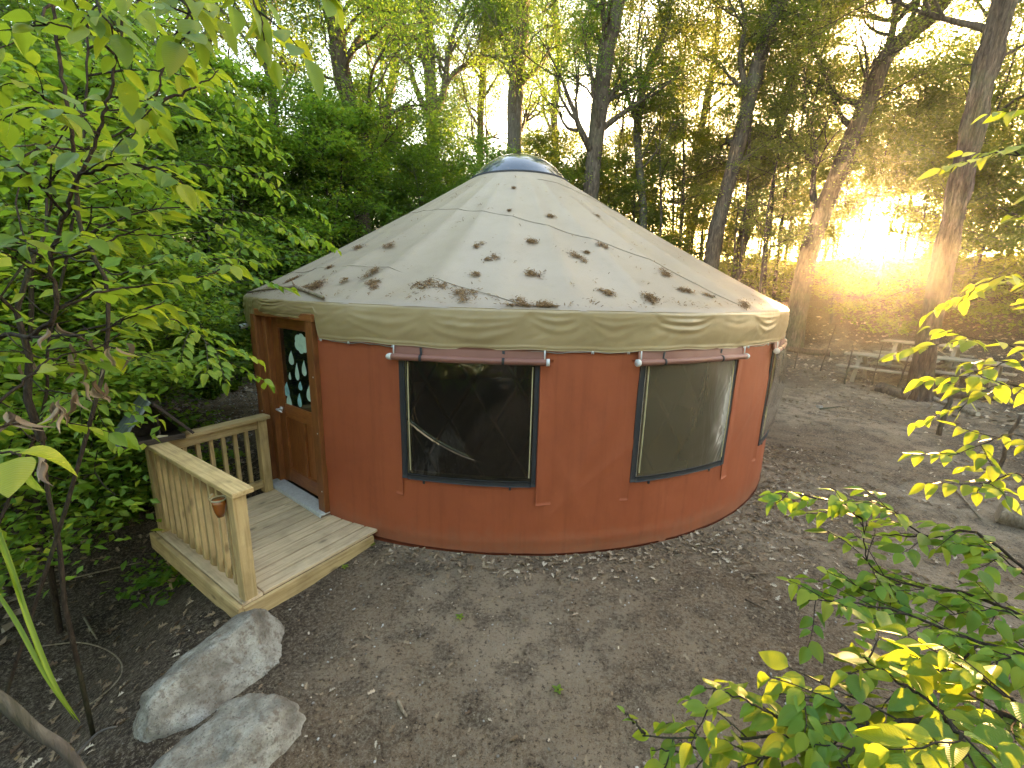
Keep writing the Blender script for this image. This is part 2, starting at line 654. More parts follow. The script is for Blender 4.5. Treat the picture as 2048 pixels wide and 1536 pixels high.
M['screen'] = m_vinyl('clear_vinyl_over_screen', (0.42, 0.41, 0.36), 0.45, 0.34, 0.12, (0.20, 0.155, 0.09), 4.0, 1.12)
M['loose_vinyl'] = m_vinyl('loose_clear_vinyl', (0.80, 0.78, 0.70), 0.10, 0.22, 0.6, (0.33, 0.29, 0.22))
M['dark'] = m_plain('dark_interior', (0.03, 0.024, 0.018), 0.9)
M['lattice'] = m_plain('lattice_wood', (0.16, 0.10, 0.05), 0.8)
M['doorglass'] = m_glass('dark_door_glass', (0.006, 0.007, 0.006), 0.06)
M['dome'] = m_glass('tinted_dome_acrylic', (0.030, 0.036, 0.055), 0.03)
M['metal'] = m_plain('brushed_aluminium', (0.70, 0.72, 0.72), 0.4, 0.12, 40, 0.15, 0.4)
M['sticker'] = m_plain('pale_paper_sticker', (0.50, 0.66, 0.54), 0.6, 0.12, 18)
M['sticker_blue'] = m_plain('pale_blue_sticker', (0.30, 0.56, 0.56), 0.6, 0.3, 14)
M['cable'] = m_plain('galvanised_cable', (0.25, 0.23, 0.20), 0.5)
M['greywood'] = m_wood('weathered_grey_wood', (0.085, 0.10, 0.10), (0.15, 0.175, 0.17), (0.22, 0.25, 0.24), 0.85, False)
M['darkwood'] = m_wood('dark_stained_wood', (0.022, 0.015, 0.010), (0.045, 0.030, 0.02), (0.075, 0.05, 0.032), 0.8, False)
M['lumber'] = m_wood('pale_bench_lumber', (0.20, 0.165, 0.115), (0.29, 0.245, 0.175), (0.36, 0.31, 0.23), 0.8, False)
M['stakewood'] = m_bark('stake_bark', (0.05, 0.035, 0.025), (0.11, 0.08, 0.055), (0.18, 0.14, 0.10), (8, 8, 3))
M['amber'] = m_glass('amber_plastic', (0.30, 0.085, 0.012), 0.15)
M['camwhite'] = M['pvc']
M['bark'] = m_bark('oak_bark', (0.028, 0.020, 0.015), (0.088, 0.068, 0.052), (0.18, 0.148, 0.122))
M['bark2'] = m_bark('grey_bark', (0.05, 0.043, 0.036), (0.115, 0.10, 0.085), (0.19, 0.17, 0.15))
M['stem'] = m_bark('sapling_bark', (0.025, 0.018, 0.013), (0.055, 0.04, 0.028), (0.095, 0.07, 0.05), (20, 20, 6))
M['log'] = m_bark('pale_log_wood', (0.14, 0.10, 0.065), (0.27, 0.21, 0.145), (0.40, 0.33, 0.25), (9, 9, 1.5))
GREEN = [(0.0, (0.050, 0.115, 0.014)), (0.35, (0.080, 0.165, 0.018)), (0.7, (0.125, 0.21, 0.022)), (1.0, (0.20, 0.25, 0.026))]
OLIVE = [(0.0, (0.055, 0.092, 0.013)), (0.4, (0.090, 0.138, 0.017)), (0.75, (0.14, 0.178, 0.022)), (1.0, (0.23, 0.22, 0.028))]
BRIGHT = [(0.0, (0.055, 0.145, 0.016)), (0.35, (0.105, 0.215, 0.022)), (0.7, (0.185, 0.285, 0.024)), (1.0, (0.34, 0.36, 0.02))]
M['leaf_far'] = m_leaf('forest_leaf', GREEN, (0.26, 0.40, 0.03), 0.55)
M['leaf_olive'] = m_leaf('olive_forest_leaf', OLIVE, (0.30, 0.36, 0.03), 0.55)
M['leaf_mid'] = m_leaf('sapling_leaf', BRIGHT, (0.34, 0.48, 0.025), 0.52)
M['leaf_near'] = m_leaf('broad_leaf', BRIGHT, (0.50, 0.54, 0.02), 0.52, False, 0.42, True)
M['leaf_dead'] = m_leaf('withered_leaf', [(0, (0.10, 0.06, 0.035)), (.5, (0.24, 0.17, 0.11)), (1, (0.42, 0.33, 0.24))], (0.3, 0.2, 0.1), 0.25, False, 0.8)
M['litter'] = m_leaf('fallen_oak_leaf', [(0, (0.11, 0.07, 0.042)), (.4, (0.21, 0.145, 0.09)), (.75, (0.32, 0.24, 0.16)), (1, (0.52, 0.43, 0.33))], (0.3, 0.2, 0.1), 0.12, True, 0.8, False, 0.2)
M['catkin'] = m_leaf('brown_catkin', [(0, (0.07, 0.038, 0.017)), (.5, (0.14, 0.078, 0.034)), (1, (0.25, 0.15, 0.065))], (0.3, 0.2, 0.1), 0.1, True, 0.9, False, 0.15)
M['pebble'] = m_leaf('pebble_stone', [(0, (0.12, 0.10, 0.08)), (.5, (0.25, 0.22, 0.19)), (1, (0.45, 0.42, 0.38))], (0.3, 0.3, 0.3), 0.0, True, 0.85, False, 0.2)

# ------------------------------------------------------------------ ground
def axis(lo, hi, step, far, grow=1.16):
    a = list(np.arange(lo, hi + 1e-6, step))
    s = step
    x = hi
    while x < far:
        s *= grow
        s = min(s, 6)
        x += s
        a.append(x)
    s = step
    x = lo
    b = []
    while x > -far:
        s *= grow
        s = min(s, 6)
        x -= s
        b.append(x)
    return np.array(b[::-1] + a)


gx = axis(-5.0, 6.5, 0.045, 160)
gy = axis(0.4, 8.0, 0.045, 160)


def trod_shade(x, y):
    """1 on the trodden yard and the path, 0 on leaf mould and in the left hollow, its shade put into the colour"""
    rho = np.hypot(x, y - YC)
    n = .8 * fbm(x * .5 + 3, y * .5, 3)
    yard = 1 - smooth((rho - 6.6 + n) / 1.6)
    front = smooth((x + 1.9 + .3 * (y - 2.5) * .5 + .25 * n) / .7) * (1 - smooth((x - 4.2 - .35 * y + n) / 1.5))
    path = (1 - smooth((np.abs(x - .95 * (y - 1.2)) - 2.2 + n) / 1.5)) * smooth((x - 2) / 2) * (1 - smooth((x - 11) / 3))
    lowleft_shade = smooth((-1.9 - x) / .6) * (1 - smooth((y - 5.5) / 1.0))  # tree shade over the hollow, put into the soil colour
    return np.clip(np.maximum(np.maximum(yard * (y > 4), front * (y < 7)), path) * (1 - lowleft_shade), 0, 1)


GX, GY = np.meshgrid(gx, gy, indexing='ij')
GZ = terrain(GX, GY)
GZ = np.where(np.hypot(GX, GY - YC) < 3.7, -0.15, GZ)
ground = obj('ground', mesh_np('ground', np.stack([GX, GY, GZ], -1).reshape(-1, 3), grid_faces(len(gx), len(gy)), True, trod_shade(GX, GY).ravel()), M['soil'])
props(ground, 'bare brown earth around the yurt rising to wooded slopes', None, None, 'structure')

# ------------------------------------------------------------------ yurt
RE, HE, HV, RV, RW, RD, HD, HT = 3.8689, 2.2004, 1.8648, 3.8658, 3.8431, 0.752, 3.9784, 4.3749
yurt = empty('yurt', (0, YC, 0), 'round rust red canvas yurt with beige conical roof and dark dome on top', 'yurt')


def cyl(theta_deg, r, z):
    t = np.radians(theta_deg)
    return np.stack(np.broadcast_arrays(r * np.sin(t), YC - r * np.cos(t), z), -1)


def cyl_patch(name, t0, t1, z0, z1, r, thick, mat, parent, nu=24, nv=4, dr=None, zb=None, smooth_=True):
    """sheet bent round the yurt with skirts on its rim so that it has thickness"""
    T = np.linspace(t0, t1, nu)
    Q = np.linspace(0, 1, nv)
    TT, QQ = np.meshgrid(T, Q, indexing='ij')
    zlo = np.full(nu, z0) if zb is None else np.array([zb(t) for t in T])
    ZZ = zlo[:, None] + (z1 - zlo[:, None]) * QQ
    RR = np.full_like(TT, r)
    if dr is not None:
        RR = RR + dr(TT, ZZ, QQ)
    A = cyl(TT, RR, ZZ).reshape(-1, 3)
    B = cyl(TT, RR - thick, ZZ).reshape(-1, 3)
    F = grid_faces(nu, nv)
    n = nu * nv
    idx = np.arange(n).reshape(nu, nv)
    loop = np.concatenate([idx[:, 0], idx[-1, 1:], idx[::-1, -1][1:], idx[0, ::-1][1:-1]])
    l2 = np.roll(loop, -1)
    S = np.stack([loop, loop + n, l2 + n, l2], -1)
    me = mesh_np(name, np.vstack([A, B]), [np.vstack([F[:, ::-1], F + n, S])], smooth_)
    o = obj(name, me, mat, parent)
    return o


DOOR_T = -37.0
WIN = [(-13.9, 2.9), (16.7, 33.4), (47.2, 63.9)]
WZ0, WZ1 = 0.70, 1.76


def wall_dr(T, Z):
    r = 0.006 * fbm(T * 0.09 + 40, Z * 1.1, 3) + 0.0025 * fbm(T * .35, Z * 4.0, 2)
    # gathered hem and the crease above it
    r = r + 0.010 * np.exp(-((Z - 0.13 - 0.02 * np.sin(T * .13)) / 0.03) ** 2) * (0.4 + 0.6 * vnoise(T * 0.12, Z * 0 + 3))
    # slanting pulls between the windows
    for tc, zc, sl, am in ((10.5, 1.0, .045, .010), (7, .75, -.05, .007), (13.5, 0.9, .02, .008), (22, .45, .03, .006), (-19, 1.0, .03, .004), (40, 1.1, .02, .008), (5, .3, .06, .005), (-8, .35, -.05, .004)):
        d = (T - tc) - (Z - zc) / sl * 0.35
        r = r + am * np.exp(-(d / 0.9) ** 2) * np.exp(-((Z - zc) / 0.45) ** 2)
    return r


tt = np.unique(np.round(np.concatenate([np.arange(-75, 80, 0.4), np.arange(-180, -75, 3), np.arange(80, 181, 3)] + [np.array(w) for w in WIN] + [np.array([DOOR_T - 8.6, DOOR_T + 8.9])]), 3))
zz = np.unique(np.round(np.concatenate([np.linspace(-0.06, 1.95, 62), [WZ0, WZ1]]), 4))
TT, ZZ = np.meshgrid(tt, zz, indexing='ij')
V = cyl(TT, RW + wall_dr(TT, ZZ), ZZ).reshape(-1, 3)
F = grid_faces(len(tt), len(zz))
tc = (TT[:-1, :-1] + TT[1:, 1:]).ravel() / 2
zc = (ZZ[:-1, :-1] + ZZ[1:, 1:]).ravel() / 2
keep = np.ones(len(F), bool)
for a, b in WIN:
    keep &= ~((tc > a) & (tc < b) & (zc > WZ0) & (zc < WZ1))
keep &= ~((tc > DOOR_T - 8.6) & (tc < DOOR_T + 8.9) & (zc > 0.06))
obj('canvas_wall', mesh_np('canvas_wall', V, F[keep]), M['wall'], yurt)
# platform inside, hem at the bottom
b = Builder()
nn = 96
an = np.linspace(0, 360, nn, endpoint=False)
top, bot = cyl(an, 3.79, 0.06), cyl(an, 3.79, -0.2)
b.add(np.vstack([top, [[0, YC, 0.06]]]), np.stack([np.arange(nn), (np.arange(nn) + 1) % nn, np.full(nn, nn)], -1))
b.add(np.vstack([top, bot]), np.stack([np.arange(nn), np.arange(nn) + nn, (np.arange(nn) + 1) % nn + nn, (np.arange(nn) + 1) % nn], -1))
obj('floor_platform', b.mesh('floor_platform', False), M['dark'], yurt)
cyl_patch('hem', -70, 85, -0.02, 0.018, RW + 0.009, 0.006, M['hem'], yurt, 200, 3, lambda T, Z, Q: 0.004 * vnoise(T * .4, T * 0))

# roof
NB = 36
TH0 = -2.0                                      # angle of one rafter


def roof_pts(T, s):
    """T angle deg, s 0 at the eave .. 1 at the dome"""
    T, s = np.broadcast_arrays(np.asarray(T, float), np.asarray(s, float))
    ph = ((T - TH0) / (360 / NB)) % 1.0
    bay = np.floor((T - TH0) / (360 / NB))
    sag = 4 * ph * (1 - ph)
    amp = 0.025 + 0.012 * np.sin(bay * 2.3)
    R = RE + (RD - RE) * s
    Z = HE + (HD - HE) * s
    w = (1 - s) ** 0.75 * np.clip(s * 9, 0.25, 1)
    off = -amp * sag * w - 0.03 * np.sin(np.pi * s) + 0.004 * fbm(T * .13, s * 4, 2) * (1 - s)
    # eave rounds over
    er = np.clip(1 - s / 0.02, 0, 1)
    return cyl(T, R + off * 0.50, Z + off * 0.87 - 0.012 * er ** 2)


tR = np.concatenate([TH0 + 360 / NB * (k + np.linspace(0, 1, 8, endpoint=False)) for k in range(NB)])
sR = np.concatenate([np.linspace(0, 0.03, 4, endpoint=False), np.linspace(0.03, 1, 34)])
TT, SS = np.meshgrid(tR, sR, indexing='ij')
obj('roof', mesh_np('roof', roof_pts(TT, SS).reshape(-1, 3), grid_faces(len(tR), len(sR), True)), M['roof'], yurt)


def cone_hit(px, py):
    d = ray(px, py)
    k = (RE - RD) / (HE - HD)
    o = CAM - np.array([0, YC, 0])
    A = d[0] ** 2 + d[1] ** 2 - k * k * d[2] ** 2
    g = RE + k * (o[2] - HE)
    B = 2 * (o[0] * d[0] + o[1] * d[1] - g * k * d[2])
    C = o[0] ** 2 + o[1] ** 2 - g * g
    q = max(B * B - 4 * A * C, 0)
    t = min(x for x in ((-B - math.sqrt(q)) / (2 * A), (-B + math.sqrt(q)) / (2 * A)) if x > 0)
    P = CAM + d * t
    return math.degrees(math.atan2(P[0], YC - P[1])), (P[2] - HE) / (HD - HE)


def roof_normal(T):
    sl = math.atan2(HD - HE, RE - RD)
    return cyl(T, math.sin(sl), 0)[..., :] - np.array([0, YC, 0]) + np.array([0, 0, math.cos(sl)])


for path in ([(560, 548), (640, 532), (720, 527), (780, 532), (860, 550), (960, 582), (1060, 611)],
             [(800, 424), (850, 416), (900, 413), (960, 416), (1030, 428), (1110, 448), (1200, 476), (1300, 514), (1400, 563), (1480, 608)],
             [(1075, 357), (1120, 366), (1180, 392), (1260, 428), (1350, 478)]):
    th_s = np.array([cone_hit(*p) for p in path])
    u = np.linspace(0, len(path) - 1, 60)
    Tq = np.interp(u, np.arange(len(path)), th_s[:, 0])
    Sq = np.interp(u, np.arange(len(path)), th_s[:, 1])
    P = roof_pts(Tq, np.clip(Sq, 0.004, 1))
    b = Builder()
    b.tube(P + np.array([roof_normal(q) for q in Tq]) * .004, 0.0030, 5)
    obj('roof_seam', b.mesh('roof_seam'), M['seam'], yurt)

# valance
BAY = [0.1 + 1.15 * random.random() ** 1.3 for _ in range(NB + 2)]
BAY2 = [random.uniform(-.06, .16) for _ in range(NB + 2)]


def val_bottom(t):
    e = smooth((t - (DOOR_T - 9.6)) / 0.5) * (1 - smooth((t - (DOOR_T + 9.3)) / 0.35))
    return HV + float(e) * 0.165 + 0.004 * math.sin(t * 0.9) + 0.006 * math.sin(t * .31 + 1)


def val_dr(T, Z, Q):
    t = 1 - Q                                   # 0 top .. 1 bottom
    T = T + 3.0 * vnoise(T * .07 + 5, T * 0) + 0.8 * vnoise(T * .3, t * 2)
    ph = ((T - TH0) / (360 / NB)) % 1.0
    bay = (np.floor((T - TH0) / (360 / NB)).astype(int)) % NB
    am = np.array(BAY)[bay]
    c = 4 * ph * (1 - ph)
    sk = 0.25 * (am - .8)
    c = np.clip(c + sk * (ph - .5), 0, 1)
    r = 0.010 * np.sin(np.pi * np.clip(t * 1.1, 0, 1))
    for f0, dep, wd, a in ((0.05, 0.26, 0.075, 0.017), (0.16, 0.42, 0.07, 0.010), (0.0, 0.10, 0.04, 0.010)):
        tf = f0 + dep * c * (.55 + .7 * np.array(BAY)[(bay * 7) % NB]) + np.array(BAY2)[bay]
        r = r + am * a * c ** .4 * np.exp(-((t - tf) / wd) ** 2) - am * a * 0.8 * c ** .4 * np.exp(-((t - tf - 0.11) / (wd * 1.2)) ** 2)
    # diagonal creases from the rafter ends
    r = r + 0.009 * am * np.exp(-((ph - 0.5 + 0.55 * (t - .3)) / 0.06) ** 2) * smooth(t * 3)
    r = r + 0.007 * fbm(T * .16, t * 2.0, 2) * t + 0.003 * fbm(T * .5 + t * 4, t * 2 - T * .2, 2)
    r = r - 0.012 * np.exp(-(t / 0.03) ** 2)
    r = r + 0.005 * np.exp(-((t - .93) / .03) ** 2)
    return r


NV = 1200
o = cyl_patch('valance', -180, 180, HV, HE - 0.008, RV + 0.004, 0.004, M['valance'], yurt, NV, 40, val_dr, val_bottom)
# hem line cable under the valance
b = Builder()
Tq = np.concatenate([np.linspace(DOOR_T + 9.6, 75, 140)])
b.tube(cyl(Tq, RW + 0.018, 1.855 + 0.006 * np.sin(Tq * .9) + 0.003 * np.sin(Tq * 2.1)), 0.004, 5)
obj('lacing_cable', b.mesh('lacing_cable'), M['cable'], yurt)
for t in (-26.9, -22, -15.3, 9.5, 14.2, 36, 43):
    b = Builder()
    a = np.linspace(0, math.pi, 7)
    b.tube(np.stack([*(cyl(t + 0.12 * np.cos(a), RW + 0.022, 1.842 + 0.022 * np.sin(a)).T)], -1), 0.0045, 5)
    obj('lacing_loop', b.mesh('lacing_loop'), M['pvc'], yurt)

# dome
b = Builder()
nu, nv = 72, 14
u = np.linspace(0, 360, nu, endpoint=False)
hcap = HT - HD
Rs = (RD ** 2 + hcap ** 2) / (2 * hcap)
amax = math.asin(RD / Rs)
w = np.linspace(amax, 0.0, nv)
UU, WW = np.meshgrid(u, w, indexing='ij')
Vd = cyl(UU, Rs * np.sin(WW), HD + 0.01 + Rs * (np.cos(WW) - math.cos(amax)))
dome = obj('skylight_dome', mesh_np('skylight_dome', Vd.reshape(-1, 3), grid_faces(nu, nv, True)), M['dome'], yurt)
b = Builder()
ring = np.array([[RD + .012, HD - .05], [RD + .026, HD - .01], [RD + .022, HD + .012], [RD - .005, HD + .016]])
Vr = cyl(u[:, None], ring[None, :, 0], ring[None, :, 1])
obj('dome_rim', mesh_np('dome_rim', Vr.reshape(-1, 3), grid_faces(nu, 4, True)), M['black'], yurt)


# windows
def window(t0, t1, pane_mat, fold, loose=False):
    wd = math.degrees(0.05 / RW)
    # inner dark binding round the opening is the window part itself
    b = Builder()
    for (a0, a1, z0, z1) in ((t0 - wd * .2, t0 + wd * .9, WZ0, WZ1), (t1 - wd * .9, t1 + wd * .2, WZ0, WZ1), (t0 + wd * .9, t1 - wd * .9, WZ0, WZ0 + 0.045)):
        T = np.linspace(a0, a1, 12)
        Vp = np.concatenate([np.stack([cyl(T, RW - 0.004, z0), cyl(T, RW - 0.004, z1)], 1), np.stack([cyl(T, RW - 0.03, z0), cyl(T, RW - 0.03, z1)], 1)], 1)
        n = len(T)
        I = np.arange(n - 1)
        q = lambda a, c: np.stack([I * 4 + a, (I + 1) * 4 + a, (I + 1) * 4 + c, I * 4 + c], -1)
        b.add(Vp.reshape(-1, 3), np.vstack([q(0, 1), q(3, 2), q(1, 3), q(2, 0), [[0, 1, 3, 2], [(n - 1) * 4, (n - 1) * 4 + 2, (n - 1) * 4 + 3, (n - 1) * 4 + 1]]]))
    win = obj('window', b.mesh('window', False), M['tan'], yurt)

    def dr(T, Z, Q):
        x = (T - t0) / (t1 - t0)
        e = np.sin(np.pi * x) * np.sin(np.pi * np.clip(Q * .98 + .01, 0, 1))
        r = 0.018 * e + 0.008 * fbm(x * 2.2 + t0, Q * 2, 3) * np.minimum(e * 3, 1)
        if fold:
            # slack fold that hangs from the left edge towards the lower right
            q0 = 0.50 - 0.78 * x + 0.42 * x * x
            r = r + 0.010 * np.exp(-((Q - q0) / 0.012) ** 2) * smooth((0.72 - x) / 0.3) * smooth(x / 0.04 + .3)
        return r
    if loose:
        def drl(T, Z, Q):
            x = (T - t0) / (t1 - t0)
            return 0.10 * np.sin(np.pi * np.clip((1 - Q) * 1.0, 0, 1)) ** .8 * np.sin(np.pi * np.clip(x * .9 + .05, 0, 1)) + 0.02 * fbm(x * 3, Q * 3, 3)
        cyl_patch('vinyl_pane', t0, t1, WZ0 + 0.03, WZ1 + .05, RW + 0.02, 0.002, pane_mat, win, 40, 40, drl)
    else:
        cyl_patch('vinyl_pane', t0 + wd * .3, t1 - wd * .3, WZ0 + 0.01, WZ1, RW + 0.010, 0.001, pane_mat, win, 110, 110, dr)
    bl = lambda T, Z, Q: 0.003 * fbm(T * .6, Z * 3, 2)
    cyl_patch('edge_strip', t0 - wd * .9, t0 + wd * .15, WZ0 - .025, WZ1, RW + 0.020, 0.012, M['black'], win, 4, 30, bl)
    cyl_patch('edge_strip', t1 - wd * .45, t1 + wd * .3, WZ0 - .025, WZ1, RW + 0.020, 0.012, M['black'], win, 4, 30, bl)
    cyl_patch('edge_strip', t0 + wd * .16, t1 - wd * .46, WZ0 - .03, WZ0 + 0.022, RW + 0.021, 0.012, M['black'], win, 40, 4, bl)
    ed = .06
    for t in (t0 + wd * .2 + .35, t1 - wd * .55 - .3):
        cyl_patch('vinyl_seam', t, t + ed * 2.2, WZ0 + .06, WZ1 - .03, RW + 0.024 + (.006 if loose else 0), 0.008, M['tan'], win, 3, 30, lambda T, Z, Q: 0.006 * np.sin(np.pi * Q))
    # lattice behind
    dt = 8.2
    rl = RW - 0.075
    k = 0
    for sgn in (-1, 1):
        for j in range(-3, 5):
            ta = t0 + j * dt / 1.35
            tb = ta + 11.0
            pts_ = []
            for q in np.linspace(0, 1, 9):
                tq = (ta + (tb - ta) * q) if sgn > 0 else (tb - (tb - ta) * q)
                zq = 0.62 + 1.2 * q
                if t0 - 1 < tq < t1 + 1:
                    pts_.append(cyl(tq, rl - 0.008 * sgn, zq))
            if len(pts_) > 2:
                b = Builder()
                b.tube(np.array(pts_), 0.016, 4)
                obj('lattice_bar', b.mesh('lattice_bar', False), M['lattice'], win)
    # side flaps of the canvas
    cyl_patch('side_flap', t0 - 2.9, t0 - wd * .95, .50, WZ1 + .03, RW + 0.0018, 0.003, M['wall'], yurt, 14, 40, lambda T, Z, Q: wall_dr(T, Z) - .004 + 0.022 * smooth((T - (t0 - 2.9)) / 2.6) ** 2 * (.7 + .5 * vnoise(Z * 3, Z * 0 + t0)))
    cyl_patch('side_flap', t1 + wd * .45, t1 + 3.4, .50, WZ1 + .03, RW + 0.0018, 0.003, M['wall'], yurt, 16, 40, lambda T, Z, Q: wall_dr(T, Z) - .004 + 0.026 * smooth(((t1 + 3.4) - T) / 3.0) ** 2 * (.7 + .6 * vnoise(Z * 3, Z * 0 + t1)))
    # rolled-up cover
    A, Bq = cyl(t0 - 1.45, RW + 0.062, 1.772), cyl(t1 + 1.1, RW + 0.062, 1.776)
    u = np.linspace(0, 1, 26)
    P = A[None] * (1 - u)[:, None] + Bq[None] * u[:, None]
    # the roll follows the wall a little
    mid = cyl((t0 + t1) / 2, RW + 0.045, 1.77)
    bulge = (mid - (A + Bq) / 2) * .7
    P = P + bulge[None] * (4 * u * (1 - u))[:, None] * np.array([1, 1, 0])
    P[:, 2] -= 0.002 * np.sin(np.pi * u)
    b = Builder()
    b.tube(P, 0.026 + 0.0018 * np.sin(u * 19) + .001 * np.sin(u * 41), 14)
    roll = obj('rolled_cover', b.mesh('rolled_cover'), M['roll'], yurt)
    cyl_patch('cover_top', t0 - 1.2, t1 + .9, 1.775, 1.875, RW + 0.020, 0.008, M['roll'], roll, 40, 5, lambda T, Z, Q: 0.02 * (1 - Q) + 0.004 * fbm(T * .5, Z * 6, 2))
    for q, d in ((0.20, 0), (0.72, 1)):
        i = int(q * 25)
        c = P[i]
        tg = (P[i + 1] - P[i - 1])
        tg /= np.linalg.norm(tg)
        nrm = np.array([tg[1], -tg[0], 0])
        nrm = nrm if (c - np.array([0, YC, c[2]])) @ nrm > 0 else -nrm
        sb = Builder()
        a = np.linspace(-2.4, 1.9, 16)
        ringp = np.stack([c + nrm * math.cos(x) * 0.0305 + np.array([0, 0, 1]) * math.sin(x) * 0.0305 for x in a])
        ringp = np.vstack([ringp, c + nrm * -0.004 + np.array([0, 0, 0.085])])
        Vs = np.stack([ringp - tg * 0.011, ringp + tg * 0.011], 1).reshape(-1, 3)
        I = np.arange(len(ringp) - 1)
        sb.add(Vs, np.stack([I * 2, I * 2 + 1, I * 2 + 3, I * 2 + 2], -1))
        so = obj('strap', sb.mesh('strap'), M['black'], roll)
        md = so.modifiers.new('thick', 'SOLIDIFY')
        md.thickness = 0.003
    for sgn, c in ((-1, P[0]), (1, P[-1])):
        tg = (P[-1] - P[0]) / np.linalg.norm(P[-1] - P[0]) * sgn
        eb = Builder()
        prof = [(-.012, .0285), (.004, .0290), (.012, .027), (.028, .020), (.036, .010), (.038, .002)] if sgn * (1 if t0 < 0 else -1) < 0 else [(-.014, .030), (.010, .031), (.012, .029), (.0121, .022), (-.010, .021), (-.011, .002)]
        eb.tube(np.array([c + tg * x for x, _ in prof]), np.array([r for _, r in prof]), 16)
        obj('end_cap', eb.mesh('end_cap'), M['pvc'], roll)
        cb = Builder()
        base = c - tg * 0.03
        cb.tube(np.array([base + np.array([0, 0, .02]), base + np.array([0, .004, .06]), base + np.array([0, .01, .095])]), 0.006, 6)
        obj('cord', cb.mesh('cord'), M['pvc'], roll)
    for q in (.14, .82):
        t = t0 + (t1 - t0) * q
        lb = Builder()
        lb.box((0, 0, 0), (0.018, 0.012, 0.03))
        c = cyl(t, RW + 0.012, WZ0 - .045)
        obj('tab', lb.mesh('tab', False), M['black'], win, Matrix.Translation(Vector(c)) @ Matrix.Rotation(math.radians(t), 4, 'Z'))


window(*WIN[0], M['vinyl'], True)
window(*WIN[1], M['screen'], False)
window(*WIN[2], M['loose_vinyl'], False, True)

# door
DT = math.radians(DOOR_T)
DN = np.array([math.sin(DT), -math.cos(DT), 0])
DS = np.array([math.cos(DT), math.sin(DT), 0])
DO = np.array([0, YC, 0.0])


def dpt(s, r, z):
    return DO + DN * r + DS * s + np.array([0, 0, z])


def dpix(px, py, r):
    d = ray(px, py)
    t = ((DO + DN * r - CAM) @ DN) / (d @ DN)
    P = CAM + d * t
    return float((P - DO) @ DS), float(P[2])


frame = board('door_frame', dpt(-0.55, 3.77, 2.045), dpt(0.62, 3.77, 2.045), 0.16, 0.07, M['jamb'], yurt)
board('jamb', dpt(-0.575, 3.775, 0.10), dpt(-0.575, 3.775, 2.01), 0.035, 0.14, M['jamb'], frame, upv=DN)
board('jamb', dpt(0.540, 3.775, 0.10), dpt(0.540, 3.775, 2.01), 0.120, 0.14, M['jamb'], frame, upv=DN)
board('stop', dpt(-0.515, 3.735, 0.10), dpt(-0.515, 3.735, 2.01), 0.08, 0.10, M['jamb'], frame, upv=DN)
board('casing', dpt(-0.62, 3.845, 0.10), dpt(-0.62, 3.845, 2.02), 0.09, 0.012, M['jamb'], frame, upv=DN)
for z in (.35, .95, 1.5):
    for s in (0.57, -.6):
        sb = Builder()
        c = dpt(s, 3.846 if s > 0 else 3.852, z)
        sb.tube(np.array([c, c + DN * 0.003]), 0.007, 8)
        obj('screw', sb.mesh('screw'), M['metal'], frame)
RSL = 3.70
door = board('door', dpt(-0.41, RSL, 0.13), dpt(-0.41, RSL, 2.0), 0.14, 0.045, M['door'], yurt, upv=DN)
board('stile', dpt(0.41, RSL, 0.13), dpt(0.41, RSL, 2.0), 0.14, 0.045, M['door'], door, upv=DN)
board('top_rail', dpt(-0.338, RSL, 1.945), dpt(0.338, RSL, 1.945), 0.045, 0.12, M['door'], door)
board('lock_rail', dpt(-0.338, RSL, 0.985), dpt(0.338, RSL, 0.985), 0.045, 0.15, M['door'], door)
board('bottom_rail', dpt(-0.338, RSL, 0.215), dpt(0.338, RSL, 0.215), 0.045, 0.16, M['door'], door)
board('mullion', dpt(0.03, RSL, 0.297), dpt(0.03, RSL, 0.908), 0.06, 0.040, M['door'], door, upv=DN)
board('lower_panel', dpt(-0.17, RSL - .012, 0.285), dpt(-0.17, RSL - .012, 0.92), 0.36, 0.015, M['door'], door, upv=DN, bev=.002)
board('lower_panel', dpt(0.20, RSL - .012, 0.285), dpt(0.20, RSL - .012, 0.92), 0.31, 0.015, M['door'], door, upv=DN, bev=.002)
b = Builder()
b.box((0, 0, 0), (0.70, 0.012, 0.86))
RotD = Matrix.Rotation(DT, 4, 'Z')
glass = obj('glass_pane', b.mesh('glass_pane', False), M['doorglass'], door, Matrix.Translation(Vector(dpt(0, RSL, 1.475))) @ RotD)
for s0, s1, z0, z1 in ((-.345, -.33, 1.055, 1.89), (.33, .345, 1.055, 1.89)):
    b = Builder()
    b.box(dpt((s0 + s1) / 2, RSL + .015, (z0 + z1) / 2), (s1 - s0, .02, z1 - z0), np.array(RotD.to_3x3()))
    obj('glazing_bead', b.mesh('glazing_bead', False), M['door'], door)


def sticker(name, outline, mat):
    """outline in door coordinates (s, z)"""
    o2 = np.array(outline)
    c = o2.mean(0)
    n = len(o2)
    Vf = [dpt(s, RSL + 0.0085, z) for s, z in o2] + [dpt(s, RSL + 0.0065, z) for s, z in o2] + [dpt(c[0], RSL + 0.0085, c[1])]
    i = np.arange(n)
    j = (i + 1) % n
    obj(name, mesh_np(name, Vf, [np.stack([i, j, np.full(n, 2 * n)], -1), np.stack([i, i + n, j + n, j], -1)], False), mat, door)


def crop(x, y):
    return dpix(480 + x / 3.34, 600 + y / 3.34, RSL + .008)


